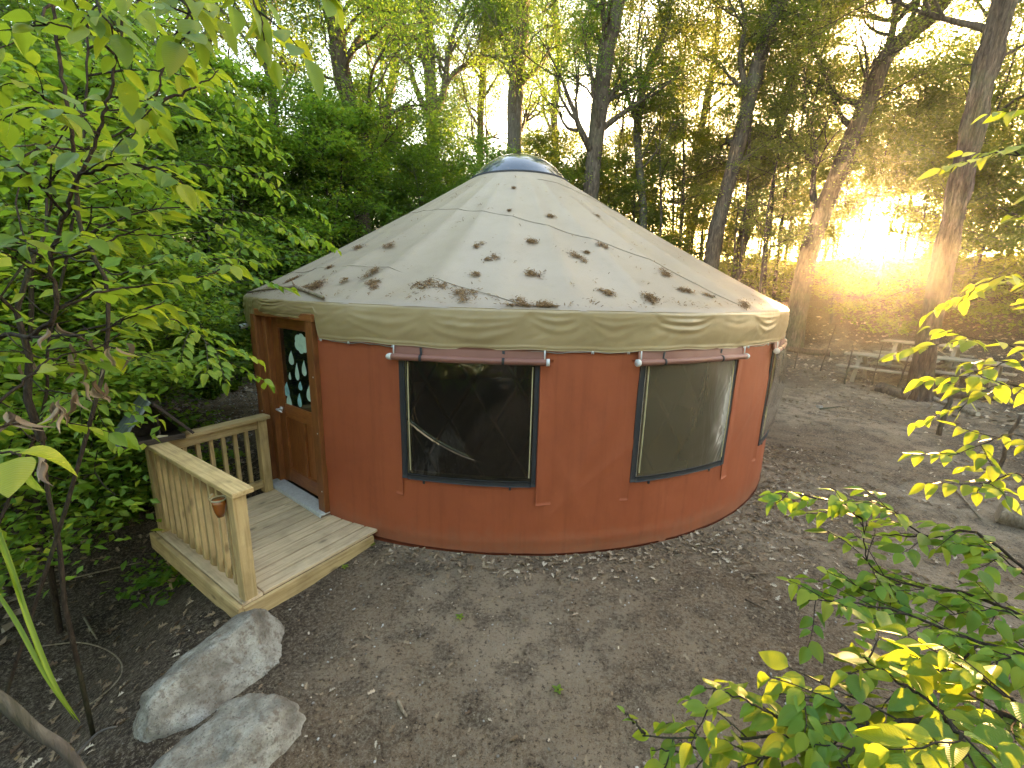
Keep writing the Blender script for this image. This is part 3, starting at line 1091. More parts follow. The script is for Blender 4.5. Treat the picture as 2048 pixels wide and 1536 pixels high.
cs, cz = crop(408, 292)
a = np.linspace(0, 2 * np.pi, 60, endpoint=False)
rr = 0.105 + 0.022 * np.abs(np.sin(a * 3 + .4)) ** .6 + .012 * np.cos(2 * a)
sticker('cloud_sticker', [(cs + r * math.cos(x) * 1.05, cz + r * math.sin(x) * .98) for r, x in zip(rr - .01, a)], M['sticker'])
for (x, y, ht_, ww, blue) in ((341, 385, 95, 38, 0), (380, 478, 115, 30, 0), (427, 455, 105, 34, 0), (332, 507, 50, 18, 0), (402, 572, 60, 28, 1), (311, 595, 95, 40, 1), (463, 622, 110, 44, 0), (327, 668, 95, 38, 0), (397, 668, 92, 30, 1)):
    s, z = crop(x, y)
    s1, z1 = crop(x, y - ht_ / 2)
    s2, z2 = crop(x + ww / 2, y)
    hh, hw = abs(z1 - z), abs(s2 - s)
    a = np.linspace(0, 2 * np.pi, 28, endpoint=False)
    pts_ = []
    for q in a:
        vv = math.cos(q)
        wv = math.sin(q) * (0.5 - 0.5 * vv) ** .75 * 1.25
        pts_.append((s + hw * wv + hw * .25 * max(vv, 0) ** 2, z + hh * vv))
    sticker('raindrop_sticker', pts_[::-1], M['sticker_blue'] if blue else M['sticker'])
# lever handle
b = Builder()
hs, hz = -0.415, 0.985
c0 = dpt(hs, RSL + .022, hz)
b.tube(np.array([c0, c0 + DN * .012]), 0.026, 14)
b.tube(np.array([c0 + DN * .012, c0 + DN * .055]), 0.010, 8)
b.tube(np.array([c0 + DN * .052 - DS * .008, c0 + DN * .056 + DS * .04, c0 + DN * .05 + DS * .11 - np.array([0, 0, .012])]), [.011, .010, .008], 8)
obj('handle', b.mesh('handle'), M['metal'], door)
# threshold
thr = board('threshold', dpt(-0.56, 3.815, 0.118), dpt(0.60, 3.815, 0.118), 0.15, 0.022, M['metal'], yurt)
board('threshold_nose', dpt(-0.56, 3.893, 0.105), dpt(0.60, 3.893, 0.105), 0.006, 0.03, M['metal'], thr)

# ------------------------------------------------------------------ things on the yurt
P0 = at(487, 652, 6.12)
sc_ = empty('security_camera', P0, 'small white security camera on the wall left of the door', 'camera')
b = Builder()
dirc = np.array([-0.55, -0.8, -0.2])
dirc /= np.linalg.norm(dirc)
b.tube(np.array([P0 - dirc * .05, P0 - dirc * .03, P0 + dirc * .035, P0 + dirc * .04]), [.018, .03, .03, .026], 16)
obj('body', b.mesh('body'), M['pvc'], sc_)
b = Builder()
b.tube(np.array([P0 + dirc * .0395, P0 + dirc * .046]), [.020, .016], 14)
obj('lens', b.mesh('lens'), M['doorglass'], sc_)
b = Builder()
wallp = cyl(math.degrees(math.atan2(P0[0], YC - P0[1])), RW + .01, P0[2] - .02)
b.tube(np.array([P0 - dirc * .02, (P0 + wallp) / 2 + np.array([0, 0, -.03]), wallp]), .013, 8)
obj('bracket', b.mesh('bracket'), M['black'], sc_)

# fallen branch on the eave
b = Builder()
pts_ = []
for q in ((497, 588), (530, 580), (565, 577), (590, 574), (605, 580), (625, 588), (648, 598)):
    T, s = cone_hit(*q)
    pts_.append(roof_pts(T, max(s, .01)) + roof_normal(T) * .02)
pts_ = np.array(pts_)
b.tube(pts_[:4], [.010, .013, .014, .017], 8)
b.tube(pts_[3:], [.018, .019, .017, .016], 8)
b.tube(np.array([pts_[3], pts_[3] + np.array([-.02, -.01, .06])]), [.012, .005], 6)
props(obj('fallen_branch', b.mesh('fallen_branch'), M['log']), 'crooked bare branch lying on the roof edge above the door', 'branch')

# clumps of catkins
STR = np.array([[-.5, -.5, 0], [.5, -.5, 0], [.55, 0, .12], [-.45, 0, .12], [.5, .5, 0], [-.5, .5, 0.02]]) * np.array([0.22, 1, .4])
STRF = np.array([[0, 1, 2, 3], [3, 2, 4, 5]])


def roof_strands(b, T, s, n, rad, size=(.018, .05), stretch=1.0):
    P, D, N = [], [], []
    Rr = RE + (RD - RE) * s
    slope_len = math.hypot(RE - RD, HD - HE)
    cs_ = [(random.gauss(0, rad * .45), random.gauss(0, rad * .45 * stretch)) for _ in range(4)]
    for k in range(n):
        c1, c2 = cs_[k % 4]
        g1, g2 = c1 + random.gauss(0, rad * .3), c2 + random.gauss(0, rad * .3 * stretch)
        if k % 7 == 0:
            g1 *= 1.5
            g2 *= 1.5
        t2, s2 = T + math.degrees(g1 / Rr), min(max(s + g2 / slope_len, .012), .97)
        P.append(roof_pts(t2, s2))
        N.append(roof_normal(t2))
        D.append(np.array([random.uniform(-1, 1), random.uniform(-1, 1), random.uniform(-.3, .3)]))
    P, D, N = np.array(P), np.array(D), np.array(N)
    N = N + rng.normal(0, .12, N.shape)
    D = D - (D * N).sum(1)[:, None] * N
    R = frames(D, N)
    scatter(b, STR, STRF, P + N * .005 + N * rng.random(n)[:, None] * .015, R, rng.uniform(*size, n), rng.random(n))


cl_spots = [(440, 375, 1.0), (500, 462, 1.1), (495, 510, 1.0), (690, 505, 1.35), (830, 550, 1.15), (875, 365, .6), (920, 412, .7), (1065, 342, .95), (1065, 460, .9), (1130, 256, .7), (1232, 402, .95), (1266, 382, .5), (1316, 365, .75), (1325, 525, .9), (1030, 575, 1.1), (1100, 578, 1.2), (1490, 562, 1.3), (1550, 470, 1.0), (1615, 530, .9), (1302, 260, .45), (285, 515, 2.3), (205, 492, 1.6), (552, 366, .9), (342, 442, .7), (1815, 580, 1.0), (866, 470, .5), (1000, 165, .4), (985, 240, .4), (150, 510, 1.2), (405, 485, .6), (1700, 545, .6)]
for i, (x, y, sz) in enumerate(cl_spots):
    T, s = cone_hit(460 + x / 1.7655, 280 + y / 1.7655)
    b = Builder()
    roof_strands(b, T, s, int(190 * sz * sz ** .5) + 20, .085 * min(sz, 1.0 + .45 * (sz - 1)), (.012, .034))
    o = obj('catkin_clump', b.mesh('catkin_clump', False), M['catkin'])
    if sz > 2:
        props(o, 'largest mess of brown catkins and twigs behind the branch above the door', 'catkins', 'clumps of brown catkins stuck on the roof')
    else:
        props(o, 'clump of fallen brown oak catkins stuck on the beige roof', 'catkins', 'clumps of brown catkins stuck on the roof')
b = Builder()
for k in range(330):
    T = random.uniform(-75, 75)
    roof_strands(b, T, random.random() ** 1.4 * .93 + .01, random.randint(1, 3), .03, (.012, .034))
for k in range(120):
    T = random.uniform(-60, 60)
    roof_strands(b, T, random.uniform(.012, .05), 3, .05, (.012, .034))
props(obj('roof_litter', b.mesh('roof_litter', False), M['catkin']), 'tiny brown catkin bits sprinkled over the beige roof', 'litter', None, 'stuff')

# ------------------------------------------------------------------ porch
E1 = np.array([-0.8387, 0.5446, 0])
E2 = np.array([0.5446, 0.8387, 0])
PN = np.array([-1.91, 2.59, 0])
ZD = 0.09


def pl(a, b_, z):
    return PN + E1 * a + E2 * b_ + np.array([0, 0, z])


porch = empty('porch', pl(.8, .6, -.3), 'small yellowish timber porch with railing at the yurt door', 'porch')
# floor boards run towards the door; border board along the railing
nb = 11
bw = 1.60 / nb
for k in range(nb):
    a = 0.012 + bw * (k + .5)
    L = 1.24 if k == 0 else 1.22
    # boards stop at the canvas
    cxa, cxb = 0.944, 4.961
    reach = cxb - math.sqrt(max(3.86 ** 2 - (a - cxa) ** 2, 0)) + 0.0
    end = max(min(reach + .05, 1.30), 1.0)
    board('floor_board', pl(a, 0.185, ZD - .013 + .002 * (k % 3 - 1)), pl(a, end, ZD - .013 + .002 * (k % 2)), bw - .016, 0.028, M['deck'], porch)
board('border_board', pl(0.012, 0.105, ZD - .012), pl(1.62, 0.105, ZD - .012), 0.145, 0.028, M['deck'], porch)
board('fascia_board', pl(-0.012, 0.008, ZD - .080), pl(1.645, 0.008, ZD - .080), 0.038, 0.15, M['porch'], porch)
board('fascia_board', pl(0.006, 0.03, ZD - .101), pl(0.006, 1.17, ZD - .101), 0.03, 0.145, M['porch'], porch)
board('fascia_board', pl(1.628, 0.03, ZD - .105), pl(1.628, 1.05, ZD - .105), 0.03, 0.14, M['porch'], porch)
b = Builder()
for (a, bb) in ((1.56, .10), (1.56, .95), (0.10, .12)):
    zt = th(*(pl(a, bb, 0)[:2])) - .1
    board('support_leg', pl(a, bb, zt), pl(a, bb, ZD - .04), 0.09, 0.09, M['porch'], porch, upv=E2)
ZR = 0.955
# posts
for (a, bb) in ((0.055, 0.095), (1.575, 0.095), (1.625, 1.04)):
    board('post', pl(a, bb, ZD + .002), pl(a, bb, ZR - .04), 0.09, 0.09, M['porch'], porch, upv=E2)
# caps
board('top_rail', pl(-0.03, 0.105, ZR - .019), pl(1.655, 0.105, ZR - .019), 0.14, 0.038, M['porch'], porch)
board('top_rail', pl(1.585, 0.177, ZR - .019), pl(1.630, 1.115, ZR - .017), 0.14, 0.038, M['porch'], porch)
board('under_rail', pl(0.102, 0.125, ZR - .085), pl(1.528, 0.125, ZR - .085), 0.038, 0.088, M['porch'], porch)
board('under_rail', pl(1.578, 0.142, ZR - .085), pl(1.620, 0.993, ZR - .085), 0.038, 0.088, M['porch'], porch)
board('bottom_rail', pl(0.102, 0.125, ZD + .105), pl(1.528, 0.125, ZD + .105), 0.038, 0.088, M['porch'], porch)
board('bottom_rail', pl(1.578, 0.142, ZD + .105), pl(1.620, 0.993, ZD + .105), 0.038, 0.088, M['porch'], porch)
for k in range(11):
    a = 0.185 + k * 0.129
    board('baluster', pl(a, 0.085, ZD + .035), pl(a, 0.085, ZR - .042), 0.034, 0.034, M['porch'], porch, upv=-E2, bev=.003, chamfer=.03)
for k in range(7):
    bb = 0.225 + k * 0.112
    a = 1.618 + .042 * (bb - .14) / .85
    board('baluster', pl(a, bb, ZD + .035), pl(a, bb, ZR - .042), 0.036, 0.036, M['porch'], porch, upv=E1, bev=.003, chamfer=.03)

# amber cup on the railing
P0 = pl(0.150, 0.022, ZR - .085)
cup = empty('hanging_cup', P0, 'amber plastic cup hooked on the railing next to the near post', 'cup')
b = Builder()
b.tube(np.array([P0 + np.array([0, 0, z]) for z in (-.135, -.13, -.09, -.04, .0)]), [.008, .022, .034, .042, .044], 16)
obj('cup_body', b.mesh('cup_body'), M['amber'], cup)
b = Builder()
a = np.linspace(0, 2 * np.pi, 20)
b.tube(np.stack([P0[0] + .046 * np.cos(a), P0[1] + .046 * np.sin(a), np.full(20, P0[2] + .002)], -1), .005, 6)
b.tube(np.array([P0 + E2 * -.046, P0 + E2 * -.06 + np.array([0, 0, .03]), P0 + E2 * -.03 + np.array([0, 0, .055])]), .004, 6)
obj('rim', b.mesh('rim'), M['tan'], cup)

# bird feeder on the far corner of the railing
FO = pl(1.60, 0.10, ZR)
bf = empty('bird_feeder', FO, 'weathered grey gabled bird feeder on the far corner of the porch railing', 'bird feeder')
fx = np.array([math.cos(math.radians(50)), math.sin(math.radians(50)), 0])       # across the gable
fy = np.array([-fx[1], fx[0], 0])                                                # along the ridge
fo = FO + fx * .02 + fy * .02
Zv = np.array([0, 0, 1.0])
board('tray', fo - fx * .22 + Zv * .012, fo + fx * .20 + Zv * .012, .34, .02, M['darkwood'], bf)
for s in (-1, 1):
    board('tray_edge', fo - fx * .21 + fy * .165 * s + Zv * .036, fo + fx * .20 + fy * .165 * s + Zv * .036, .016, .03, M['darkwood'], bf)
tri = [fo - fx * .21 + Zv * .025, fo + fx * .21 + Zv * .025, fo + Zv * .335]
Vg = np.array([q + fy * .10 for q in tri] + [q + fy * .115 for q in tri])
obj('gable', mesh_np('gable', Vg, [np.array([[0, 1, 2], [5, 4, 3]]), np.array([[0, 3, 4, 1], [1, 4, 5, 2], [2, 5, 3, 0]])], False), M['darkwood'], bf)
board('divider', fo + fx * .03 - fy * .05 + Zv * .024, fo + fx * .03 - fy * .05 + Zv * .24, .16, .014, M['darkwood'], bf, upv=fx)
apex = fo + Zv * .36
for s, mt in ((-1, 'greywood'), (1, 'darkwood')):
    e = fo + fx * (.26 * s) + Zv * .035
    up = np.cross(fy, (apex - e)) * s
    if up[2] < 0: up = -up
    board('roof_board', e, apex + fx * .010 * s + Zv * (.02 if s < 0 else 0), .36, .022, M[mt], bf, upv=up)
b = Builder()
b.tube(np.array([fo - fx * .02 - fy * .14 + Zv * .03, fo + fx * .02 - fy * .13 + Zv * .04, fo + fx * .08 - fy * .13 + Zv * .034]), [.02, .028, .018], 8)
obj('seed_pile', b.mesh('seed_pile'), M['tan'], bf)

# ------------------------------------------------------------------ boulders
def boulder(name, c, dims, rotz, seed, label, cuts, tilt=(0, 0)):
    bm = bmesh.new()
    bmesh.ops.create_icosphere(bm, subdivisions=6, radius=1)
    V = np.array([v.co[:] for v in bm.verts])
    r2 = np.random.default_rng(seed)
    # planed-off facets
    for nx, ny, nz, d, k in cuts:
        n = np.array([nx, ny, nz], float)
        n /= np.linalg.norm(n)
        ex = np.maximum(V @ n - d, 0)
        V = V - ex[:, None] * n[None] * k
    nz_ = 0.06 * fbm(V[:, 0] * 1.6 + seed, V[:, 1] * 1.6 + V[:, 2] * 1.3, 3) + 0.022 * fbm(V[:, 0] * 6 + V[:, 2] * 5, V[:, 1] * 6 + seed, 3) + .010 * fbm(V[:, 0] * 15 + V[:, 2] * 11, V[:, 1] * 15 + V[:, 2] * 7, 3) - .03 * np.clip(fbm(V[:, 0] * 3 + 7, V[:, 1] * 4 + V[:, 2] * 4, 2), 0, 1)
    V = V * (1 + nz_)[:, None] * np.array(dims)[None]
    for v, co in zip(bm.verts, V):
        v.co = co
    me = bpy.data.meshes.new(name)
    bm.to_mesh(me)
    bm.free()
    me.polygons.foreach_set('use_smooth', np.ones(len(me.polygons), bool))
    Mx = Matrix.Translation(Vector(c)) @ Matrix.Rotation(rotz, 4, 'Z') @ Matrix.Rotation(tilt[0], 4, 'X') @ Matrix.Rotation(tilt[1], 4, 'Y')
    return props(obj(name, me, M['rock'], None, Mx), label, 'boulder')


B1 = np.array([-1.765, 2.13, -0.10])
boulder('boulder', B1, (.52, .29, .40), math.atan2(.60, .38), 4, 'long pale grey boulder at the near corner of the porch',
        ((.3, -.5, .8, .62, .8), (1, -.3, .5, .72, .9), (-.5, .9, .3, .6, .7), (0, .2, 1, .72, .8), (-1, 0, .3, .78, .7)), (0, -.12))
B2 = np.array([-1.40, 1.66, -0.12])
boulder('boulder', B2, (.40, .29, .37), math.atan2(.32, .44), 9, 'rounded pale boulder at the lower edge in front of the long one',
        ((0, 0, 1, .7, .8), (.6, -.6, .5, .75, .8), (-.6, .6, .5, .72, .6)), (0, -.05))
B3 = at_z(338, 1525, -.35)
boulder('boulder', B3 + np.array([0, .03, -.03]), (.10, .08, .08), .4, 13, 'small dark stone wedged beneath the two boulders', ((0, 0, 1, .7, .8),))

# ------------------------------------------------------------------ vegetation tools
DIA = np.array([[0, 0, 0], [.30, .45, .05], [0, 1, -.05], [-.30, .45, .05]])
DIAF = np.array([[0, 1, 2], [0, 2, 3]])


def catmull(P, n=8):
    P = np.asarray(P, float)
    Q = np.vstack([2 * P[0] - P[1], P, 2 * P[-1] - P[-2]])
    out = []
    for i in range(1, len(Q) - 2):
        p0, p1, p2, p3 = Q[i - 1], Q[i], Q[i + 1], Q[i + 2]
        for t in np.linspace(0, 1, n, endpoint=False):
            out.append(0.5 * ((2 * p1) + (-p0 + p2) * t + (2 * p0 - 5 * p1 + 4 * p2 - p3) * t * t + (-p0 + 3 * p1 - 3 * p2 + p3) * t ** 3))
    out.append(P[-1])
    return np.array(out)


def unit(v):
    return v / (np.linalg.norm(v) + 1e-9)


SUN_O = CAM + np.array([math.cos(SUN_AZ) * .45, -math.sin(SUN_AZ) * .45, .05])


def in_sun_gap(P, rad=1.65):
    """the opening in the woods through which the low sun shines"""
    W = P - SUN_O
    t = W @ SUN_DIR
    dist = np.linalg.norm(W - t[:, None] * SUN_DIR, axis=1)
    return (dist < rad * (0.75 + 0.3 * vnoise(P[:, 0] * 1.5, P[:, 2] * 1.5 + P[:, 1]))) & (t > 7)


def limb(b, anchors, p, d, L, r, lvl, maxl, cfg, rs):
    n = cfg['seg'][lvl]
    P = [p]
    D = [d]
    for i in range(n):
        d = unit(d + rs.normal(0, cfg['wig'][lvl], 3) + np.array([0, 0, cfg['up'][lvl]]))
        p = p + d * (L / n)
        P.append(p)
        D.append(d)
    P = np.array(P)
    R = r * (1 - np.linspace(0, 1, n + 1) * (0.72 if lvl < maxl else .85))
    b.tube(P, np.maximum(R, .0035), cfg['sides'][lvl], False)
    if lvl >= cfg['leaf_from']:
        for i in range(1, n + 1):
            anchors.append((P[i], D[i]))
    if lvl < maxl:
        k = cfg['kids'][lvl]
        for c in range(k):
            f = rs.uniform(cfg['f0'][lvl], 1.0)
            i = min(int(f * n), n - 1)
            q = P[i] + (P[i + 1] - P[i]) * (f * n - i)
            side = unit(np.cross(D[i], rs.normal(0, 1, 3)))
            side[2] *= cfg.get('flat', 1.0)
            a = rs.uniform(*cfg['ang'])
            nd = unit(D[i] * math.cos(a) + side * math.sin(a))
            limb(b, anchors, q, nd, L * rs.uniform(*cfg['len']), max(R[i] * cfg['rr'], .006), lvl + 1, maxl, cfg, rs)


def foliage(anchors, per, spread, size, rs, flat=0.5, droop=.25, gap=None):
    A = np.array([a for a, _ in anchors])
    n = len(A) * per
    P = np.repeat(A, per, 0) + rs.normal(0, spread, (n, 3)) * np.array([1, 1, flat])
    if gap is not None:
        P = P[~in_sun_gap(P + gap)]
        n = len(P)
    az = rs.uniform(0, 2 * np.pi, n)
    D = np.stack([np.cos(az), np.sin(az), rs.normal(-droop, .35, n)], -1)
    N = np.stack([rs.normal(0, .5, n), rs.normal(0, .5, n), np.ones(n)], -1)
    R = frames(D, N)
    S = rs.uniform(size * .6, size * 1.25, n)
    # tint varies by clump and by leaf
    t = np.clip(0.45 + 0.33 * np.repeat(rs.normal(0, .6, len(A)), per)[:n] + rs.normal(0, .2, n), 0, 1)
    b = Builder()
    scatter(b, DIA, DIAF, P, R, S, t)
    return b


TALL = dict(seg=[7, 6, 5, 4], wig=[.16, .24, .30, .32], up=[.05, .05, .04, .02], sides=[7, 5, 4, 3], kids=[5, 4, 3, 0], f0=[.25, .25, .2, 0], ang=(.45, 1.0), len=(.45, .75), rr=.62, leaf_from=2)


def trunk_mesh(path, R, sides=14, ridge=0.05, seed=0, freq=1):
    """furrowed trunk: rings along path with vertical bark ridges"""
    P = np.asarray(path)
    T = np.gradient(P, axis=0)
    T /= np.linalg.norm(T, axis=1)[:, None]
    A = np.cross(T, np.array([0, 1.0, 0]))
    A /= np.linalg.norm(A, axis=1)[:, None]
    B = np.cross(T, A)
    ang = np.linspace(0, 2 * np.pi, sides, endpoint=False)
    hh = np.concatenate([[0], np.cumsum(np.linalg.norm(np.diff(P, axis=0), axis=1))])
    AA, HH = np.meshgrid(ang, hh)
    lump = 1 + ridge * (np.abs(fbm(AA * 5.0 * freq + 0.5 * np.sin(HH * 1.7) + seed, HH * .8 * freq, 3)) * 2 - .6) + 0.03 * fbm(AA * .9 + seed, HH * .6, 2)
    ring = (np.cos(AA)[..., None] * A[:, None] + np.sin(AA)[..., None] * B[:, None]) * (np.asarray(R)[:, None] * lump)[..., None]
    V = (P[:, None] + ring).reshape(-1, 3)
    n = len(P)
    I, J = np.meshgrid(np.arange(n - 1), np.arange(sides), indexing='ij')
    J2 = (J + 1) % sides
    F = np.stack([I * sides + J, I * sides + J2, (I + 1) * sides + J2, (I + 1) * sides + J], -1).reshape(-1, 4)
    return V, F


def tall_tree(pix, d, w0, w1, label, seed, leafmat='leaf_olive', extra=4.0, limb_from=.45, nl=12, ll=(1.8, 3.4), fork=None, bark='bark', per=4, sides=14, ridge=.06, lsize=.085, spread=.22, name='oak_tree', flare=1.35):
    rs = np.random.default_rng(seed)
    d = np.broadcast_to(np.asarray(d, float), (len(pix),))
    P = [at(x, y, dd) for (x, y), dd in zip(pix, d)]
    bx, by = P[0][0], P[0][1]
    gz = th(bx, by)
    if P[0][2] > gz + .1:
        P = [np.array([bx, by, gz - .15])] + P
    else:
        P[0] = np.array([bx, by, gz - .15])
    last = unit(P[-1] - P[-2])
    P.append(P[-1] + (last + np.array([0, 0, .3])) * extra)
    Q = catmull(P, 12)
    hh = np.concatenate([[0], np.cumsum(np.linalg.norm(np.diff(Q, axis=0), axis=1))])
    fr = hh / hh[-1]
    az_ = math.atan2(bx, by)
    dd = float(np.mean(d)) * math.cos(az_) ** 2
    r0, r1 = w0 / F_PX * dd * .5, w1 / F_PX * dd * .5
    R = r0 + (r1 - r0) * fr
    R = R * (1 + (flare - 1) * np.exp(-hh / .45)) * np.clip((1.04 - fr) / .25, .25, 1)
    root = empty(name, (bx, by, gz), label, 'tree', 'tall trees of the woods behind the yurt')
    V, F = trunk_mesh(Q, R, sides, ridge, seed)
    trunk = obj('trunk', mesh_np('trunk', V, F), M[bark], root)
    b = Builder()
    anchors = []
    for k in range(nl):
        f = limb_from + (1 - limb_from) * (k + rs.random()) / nl
        i = int(np.searchsorted(fr, min(f, .985)))
        i = min(i, len(Q) - 2)
        t = unit(Q[i + 1] - Q[i])
        az = rs.uniform(0, 2 * np.pi)
        dirn = unit(np.array([math.cos(az), math.sin(az), 0]) * rs.uniform(.6, 1.0) + t * rs.uniform(.5, 1.1))
        limb(b, anchors, Q[i], dirn, rs.uniform(*ll) * (1.1 - .3 * f), R[i] * rs.uniform(.30, .5), 0, 3, TALL, rs)
    if fork:
        for fpix, fd, fw in fork:
            fp = catmull([at(x, y, q) for (x, y), q in zip(fpix, np.broadcast_to(fd, (len(fpix),)))], 8)
            rr = np.linspace(fw / F_PX * dd * .5, fw / F_PX * dd * .18, len(fp))
            b.tube(fp, rr, 9, False)
            for k in range(7):
                i = int(len(fp) * rs.uniform(.25, .98))
                i = min(max(i, 1), len(fp) - 2)
                t = unit(fp[i + 1] - fp[i])
                az = rs.uniform(0, 2 * np.pi)
                dirn = unit(np.array([math.cos(az), math.sin(az), 0]) + t * rs.uniform(.5, 1.2))
                limb(b, anchors, fp[i], dirn, rs.uniform(*ll) * .75, rr[i] * .55, 0, 3, TALL, rs)
            limb(b, anchors, fp[-1], unit(fp[-1] - fp[-2]), 2.5, rr[-1], 0, 3, TALL, rs)
    obj('limbs', b.mesh('limbs'), M[bark], root)
    fb = foliage(anchors, per, spread, lsize, rs, .8, .2, np.zeros(3))
    obj('crown', fb.mesh('crown', False), M[leafmat], root)
    return root


def understory(name, seed, H, nb, blen, leafmat, per, lsize, z0=.12, spread=.2, bark='bark2', r0=.05, flat=.35, lean=.05, loc=None):
    """slim tree with flat, layered leaf sprays; built round the origin"""
    rs = np.random.default_rng(seed)
    root = empty(name, (0, 0, 0))
    n = 12
    P = [np.zeros(3) - np.array([0, 0, .2])]
    d = np.array([0, 0, 1.0])
    for i in range(n):
        d = unit(d + rs.normal(0, lean, 3) + np.array([0, 0, .08]))
        P.append(P[-1] + d * (H + .2) / n)
    P = np.array(P)
    Q = catmull(P, 3)
    R = np.linspace(r0, .012, len(Q))
    V, F = trunk_mesh(Q, R, 9, .05, seed)
    obj('trunk', mesh_np('trunk', V, F), M[bark], root)
    cfg = dict(seg=[6, 4, 3], wig=[.13, .2, .25], up=[.02, 0.0, -.02], sides=[5, 3, 3], kids=[7, 3, 0], f0=[.2, .2, 0], ang=(.5, 1.0), len=(.3, .55), rr=.6, leaf_from=1, flat=.25)
    b = Builder()
    anchors = []
    for k in range(nb):
        f = z0 + (1 - z0) * ((k + rs.random()) / nb) ** .9
        i = min(int(f * (len(Q) - 1)), len(Q) - 2)
        az = k * 2.4 + rs.normal(0, .4)
        dirn = unit(np.array([math.cos(az), math.sin(az), rs.uniform(.05, .6) + .6 * f ** 3]))
        L = blen * rs.uniform(.6, 1.15) * (1.0 - .55 * max(f - .35, 0) / .65)
        limb(b, anchors, Q[i], dirn, L, max(R[i] * .5, .008), 0, 2, cfg, rs)
    obj('limbs', b.mesh('limbs'), M[bark], root)
    fb = foliage(anchors, per, spread, lsize, rs, flat, .3, loc)
    obj('crown', fb.mesh('crown', False), M[leafmat], root)
    return root


# ------------------------------------------------------------------ tall trees that can be told apart
tall_tree([(1180, 400), (1186, 330), (1197, 230), (1212, 110), (1232, 0)], 17, 28, 30, 'straight tall oak trunk rising just right of the dome', 21, leafmat='leaf_far', extra=5, limb_from=.36, nl=20, bark='bark', per=7, spread=.28)
tall_tree([(1028, 320), (1031, 200), (1040, 90), (1046, 0)], 20, 27, 25, 'straight grey trunk rising right behind the dome', 22, leafmat='leaf_far', extra=5, limb_from=.36, nl=18, bark='bark2', per=7, spread=.28)
tall_tree([(868, 420), (866, 300), (864, 225), (858, 120), (850, 0)], 21, 27, 18, 'forked tree with spreading crooked limbs left of the dome', 23, extra=4, limb_from=.5, nl=10, bark='bark2', ll=(2.2, 4.0), leafmat='leaf_far',
          fork=[([(866, 240), (888, 180), (900, 90), (935, 0)], 21, 16), ([(864, 250), (830, 170), (812, 90), (800, 20)], 21, 12), ([(872, 225), (905, 150), (960, 110), (990, 60)], 21, 10)], per=4)
tall_tree([(725, 420), (722, 330), (705, 240), (688, 160), (672, 60), (660, -20)], 15, 34, 26, 'dark leafy tree standing behind the left slope of the roof', 24, leafmat='leaf_far', extra=4, limb_from=.3, nl=22, per=7, spread=.3, ll=(1.6, 3.0))
tall_tree([(1425, 500), (1440, 430), (1470, 320), (1500, 190), (1530, 80), (1562, -10)], 18, 30, 22, 'dark trunk leaning right between dome and sun', 25, extra=5, limb_from=.35, nl=16,
          fork=[([(1498, 200), (1480, 120), (1490, 40), (1470, -30)], 18, 12)])
tall_tree([(1612, 530), (1640, 440), (1690, 310), (1740, 190), (1775, 110), (1840, 50), (1900, -15)], 19, 42, 20, 'big oak forking widely left of the low sun', 26, extra=4, limb_from=.4, nl=14, flare=1.2,
          fork=[([(1772, 118), (1785, 60), (1802, -20)], 19, 18), ([(1640, 440), (1625, 380), (1632, 300), (1620, 240)], 19, 15), ([(1712, 260), (1680, 230), (1650, 150), (1610, 60)], 19, 12)])
tall_tree([(1838, 795), (1862, 640), (1893, 500), (1935, 300), (1975, 130), (2012, -10)], 14.2, 40, 35, 'largest furrowed oak trunk at the right beside the picnic tables', 27, extra=5, limb_from=.5, nl=14, sides=96, ridge=.26, flare=1.5, per=6, bark='bark')
tall_tree([(1285, 470), (1283, 380), (1274, 260), (1290, 160), (1330, 60), (1345, -20)], 19, 17, 10, 'slim tree with wiry spreading branches right of the straight oak', 28, extra=2, limb_from=.4, nl=14, bark='bark2', per=4, ll=(2, 3.6),
          fork=[([(1276, 250), (1250, 180), (1225, 100), (1230, 20)], 19, 9)])
tall_tree([(1480, 510), (1500, 420), (1530, 320), (1575, 200), (1590, 120), (1640, 60), (1700, 0)], 22, 22, 16, 'slender fork-topped tree just left of the big forking oak', 29, extra=3, limb_from=.4, nl=12, bark='bark2',
          fork=[([(1588, 130), (1600, 60), (1610, -20)], 22, 10)])
tall_tree([(1380, 480), (1395, 400), (1400, 280), (1425, 140), (1440, 0)], 23, 15, 10, 'thin upright tree in the gap between dome and leaning trunk', 30, extra=3, limb_from=.4, nl=14, bark='bark2', per=4, ll=(2, 3.8))
tall_tree([(1900, 520), (1930, 380), (1965, 220), (1990, 60), (2000, -20)], 20, 26, 18, 'thinner trunk half hidden behind the largest oak', 31, extra=3, limb_from=.4, nl=12)
tall_tree([(560, 460), (555, 340), (545, 200), (530, 80), (520, -20)], 16, 20, 14, 'pale trunk showing through the leaves left of the roof', 32, leafmat='leaf_far', extra=4, limb_from=.3, nl=18, per=6, spread=.3, bark='bark2')
tall_tree([(215, 330), (217, 220), (222, 90), (228, -20)], 14, 26, 20, 'grey trunk deep behind the left sapling leaves', 33, leafmat='leaf_far', extra=4, limb_from=.3, nl=16, per=6, spread=.3, bark='bark2')
tall_tree([(400, 420), (395, 300), (410, 150), (420, 0)], 19, 18, 14, 'thin trunk in the leafy gap between left sapling and roof', 34, leafmat='leaf_far', extra=4, limb_from=.3, nl=16, per=5, spread=.3, bark='bark2')
tall_tree([(770, 330), (775, 220), (790, 110), (775, 0)], 25, 16, 12, 'far thin tree left of the forked tree', 35, leafmat='leaf_far', extra=3, limb_from=.35, nl=18, bark='bark2', ll=(2, 4), per=7, spread=.28)
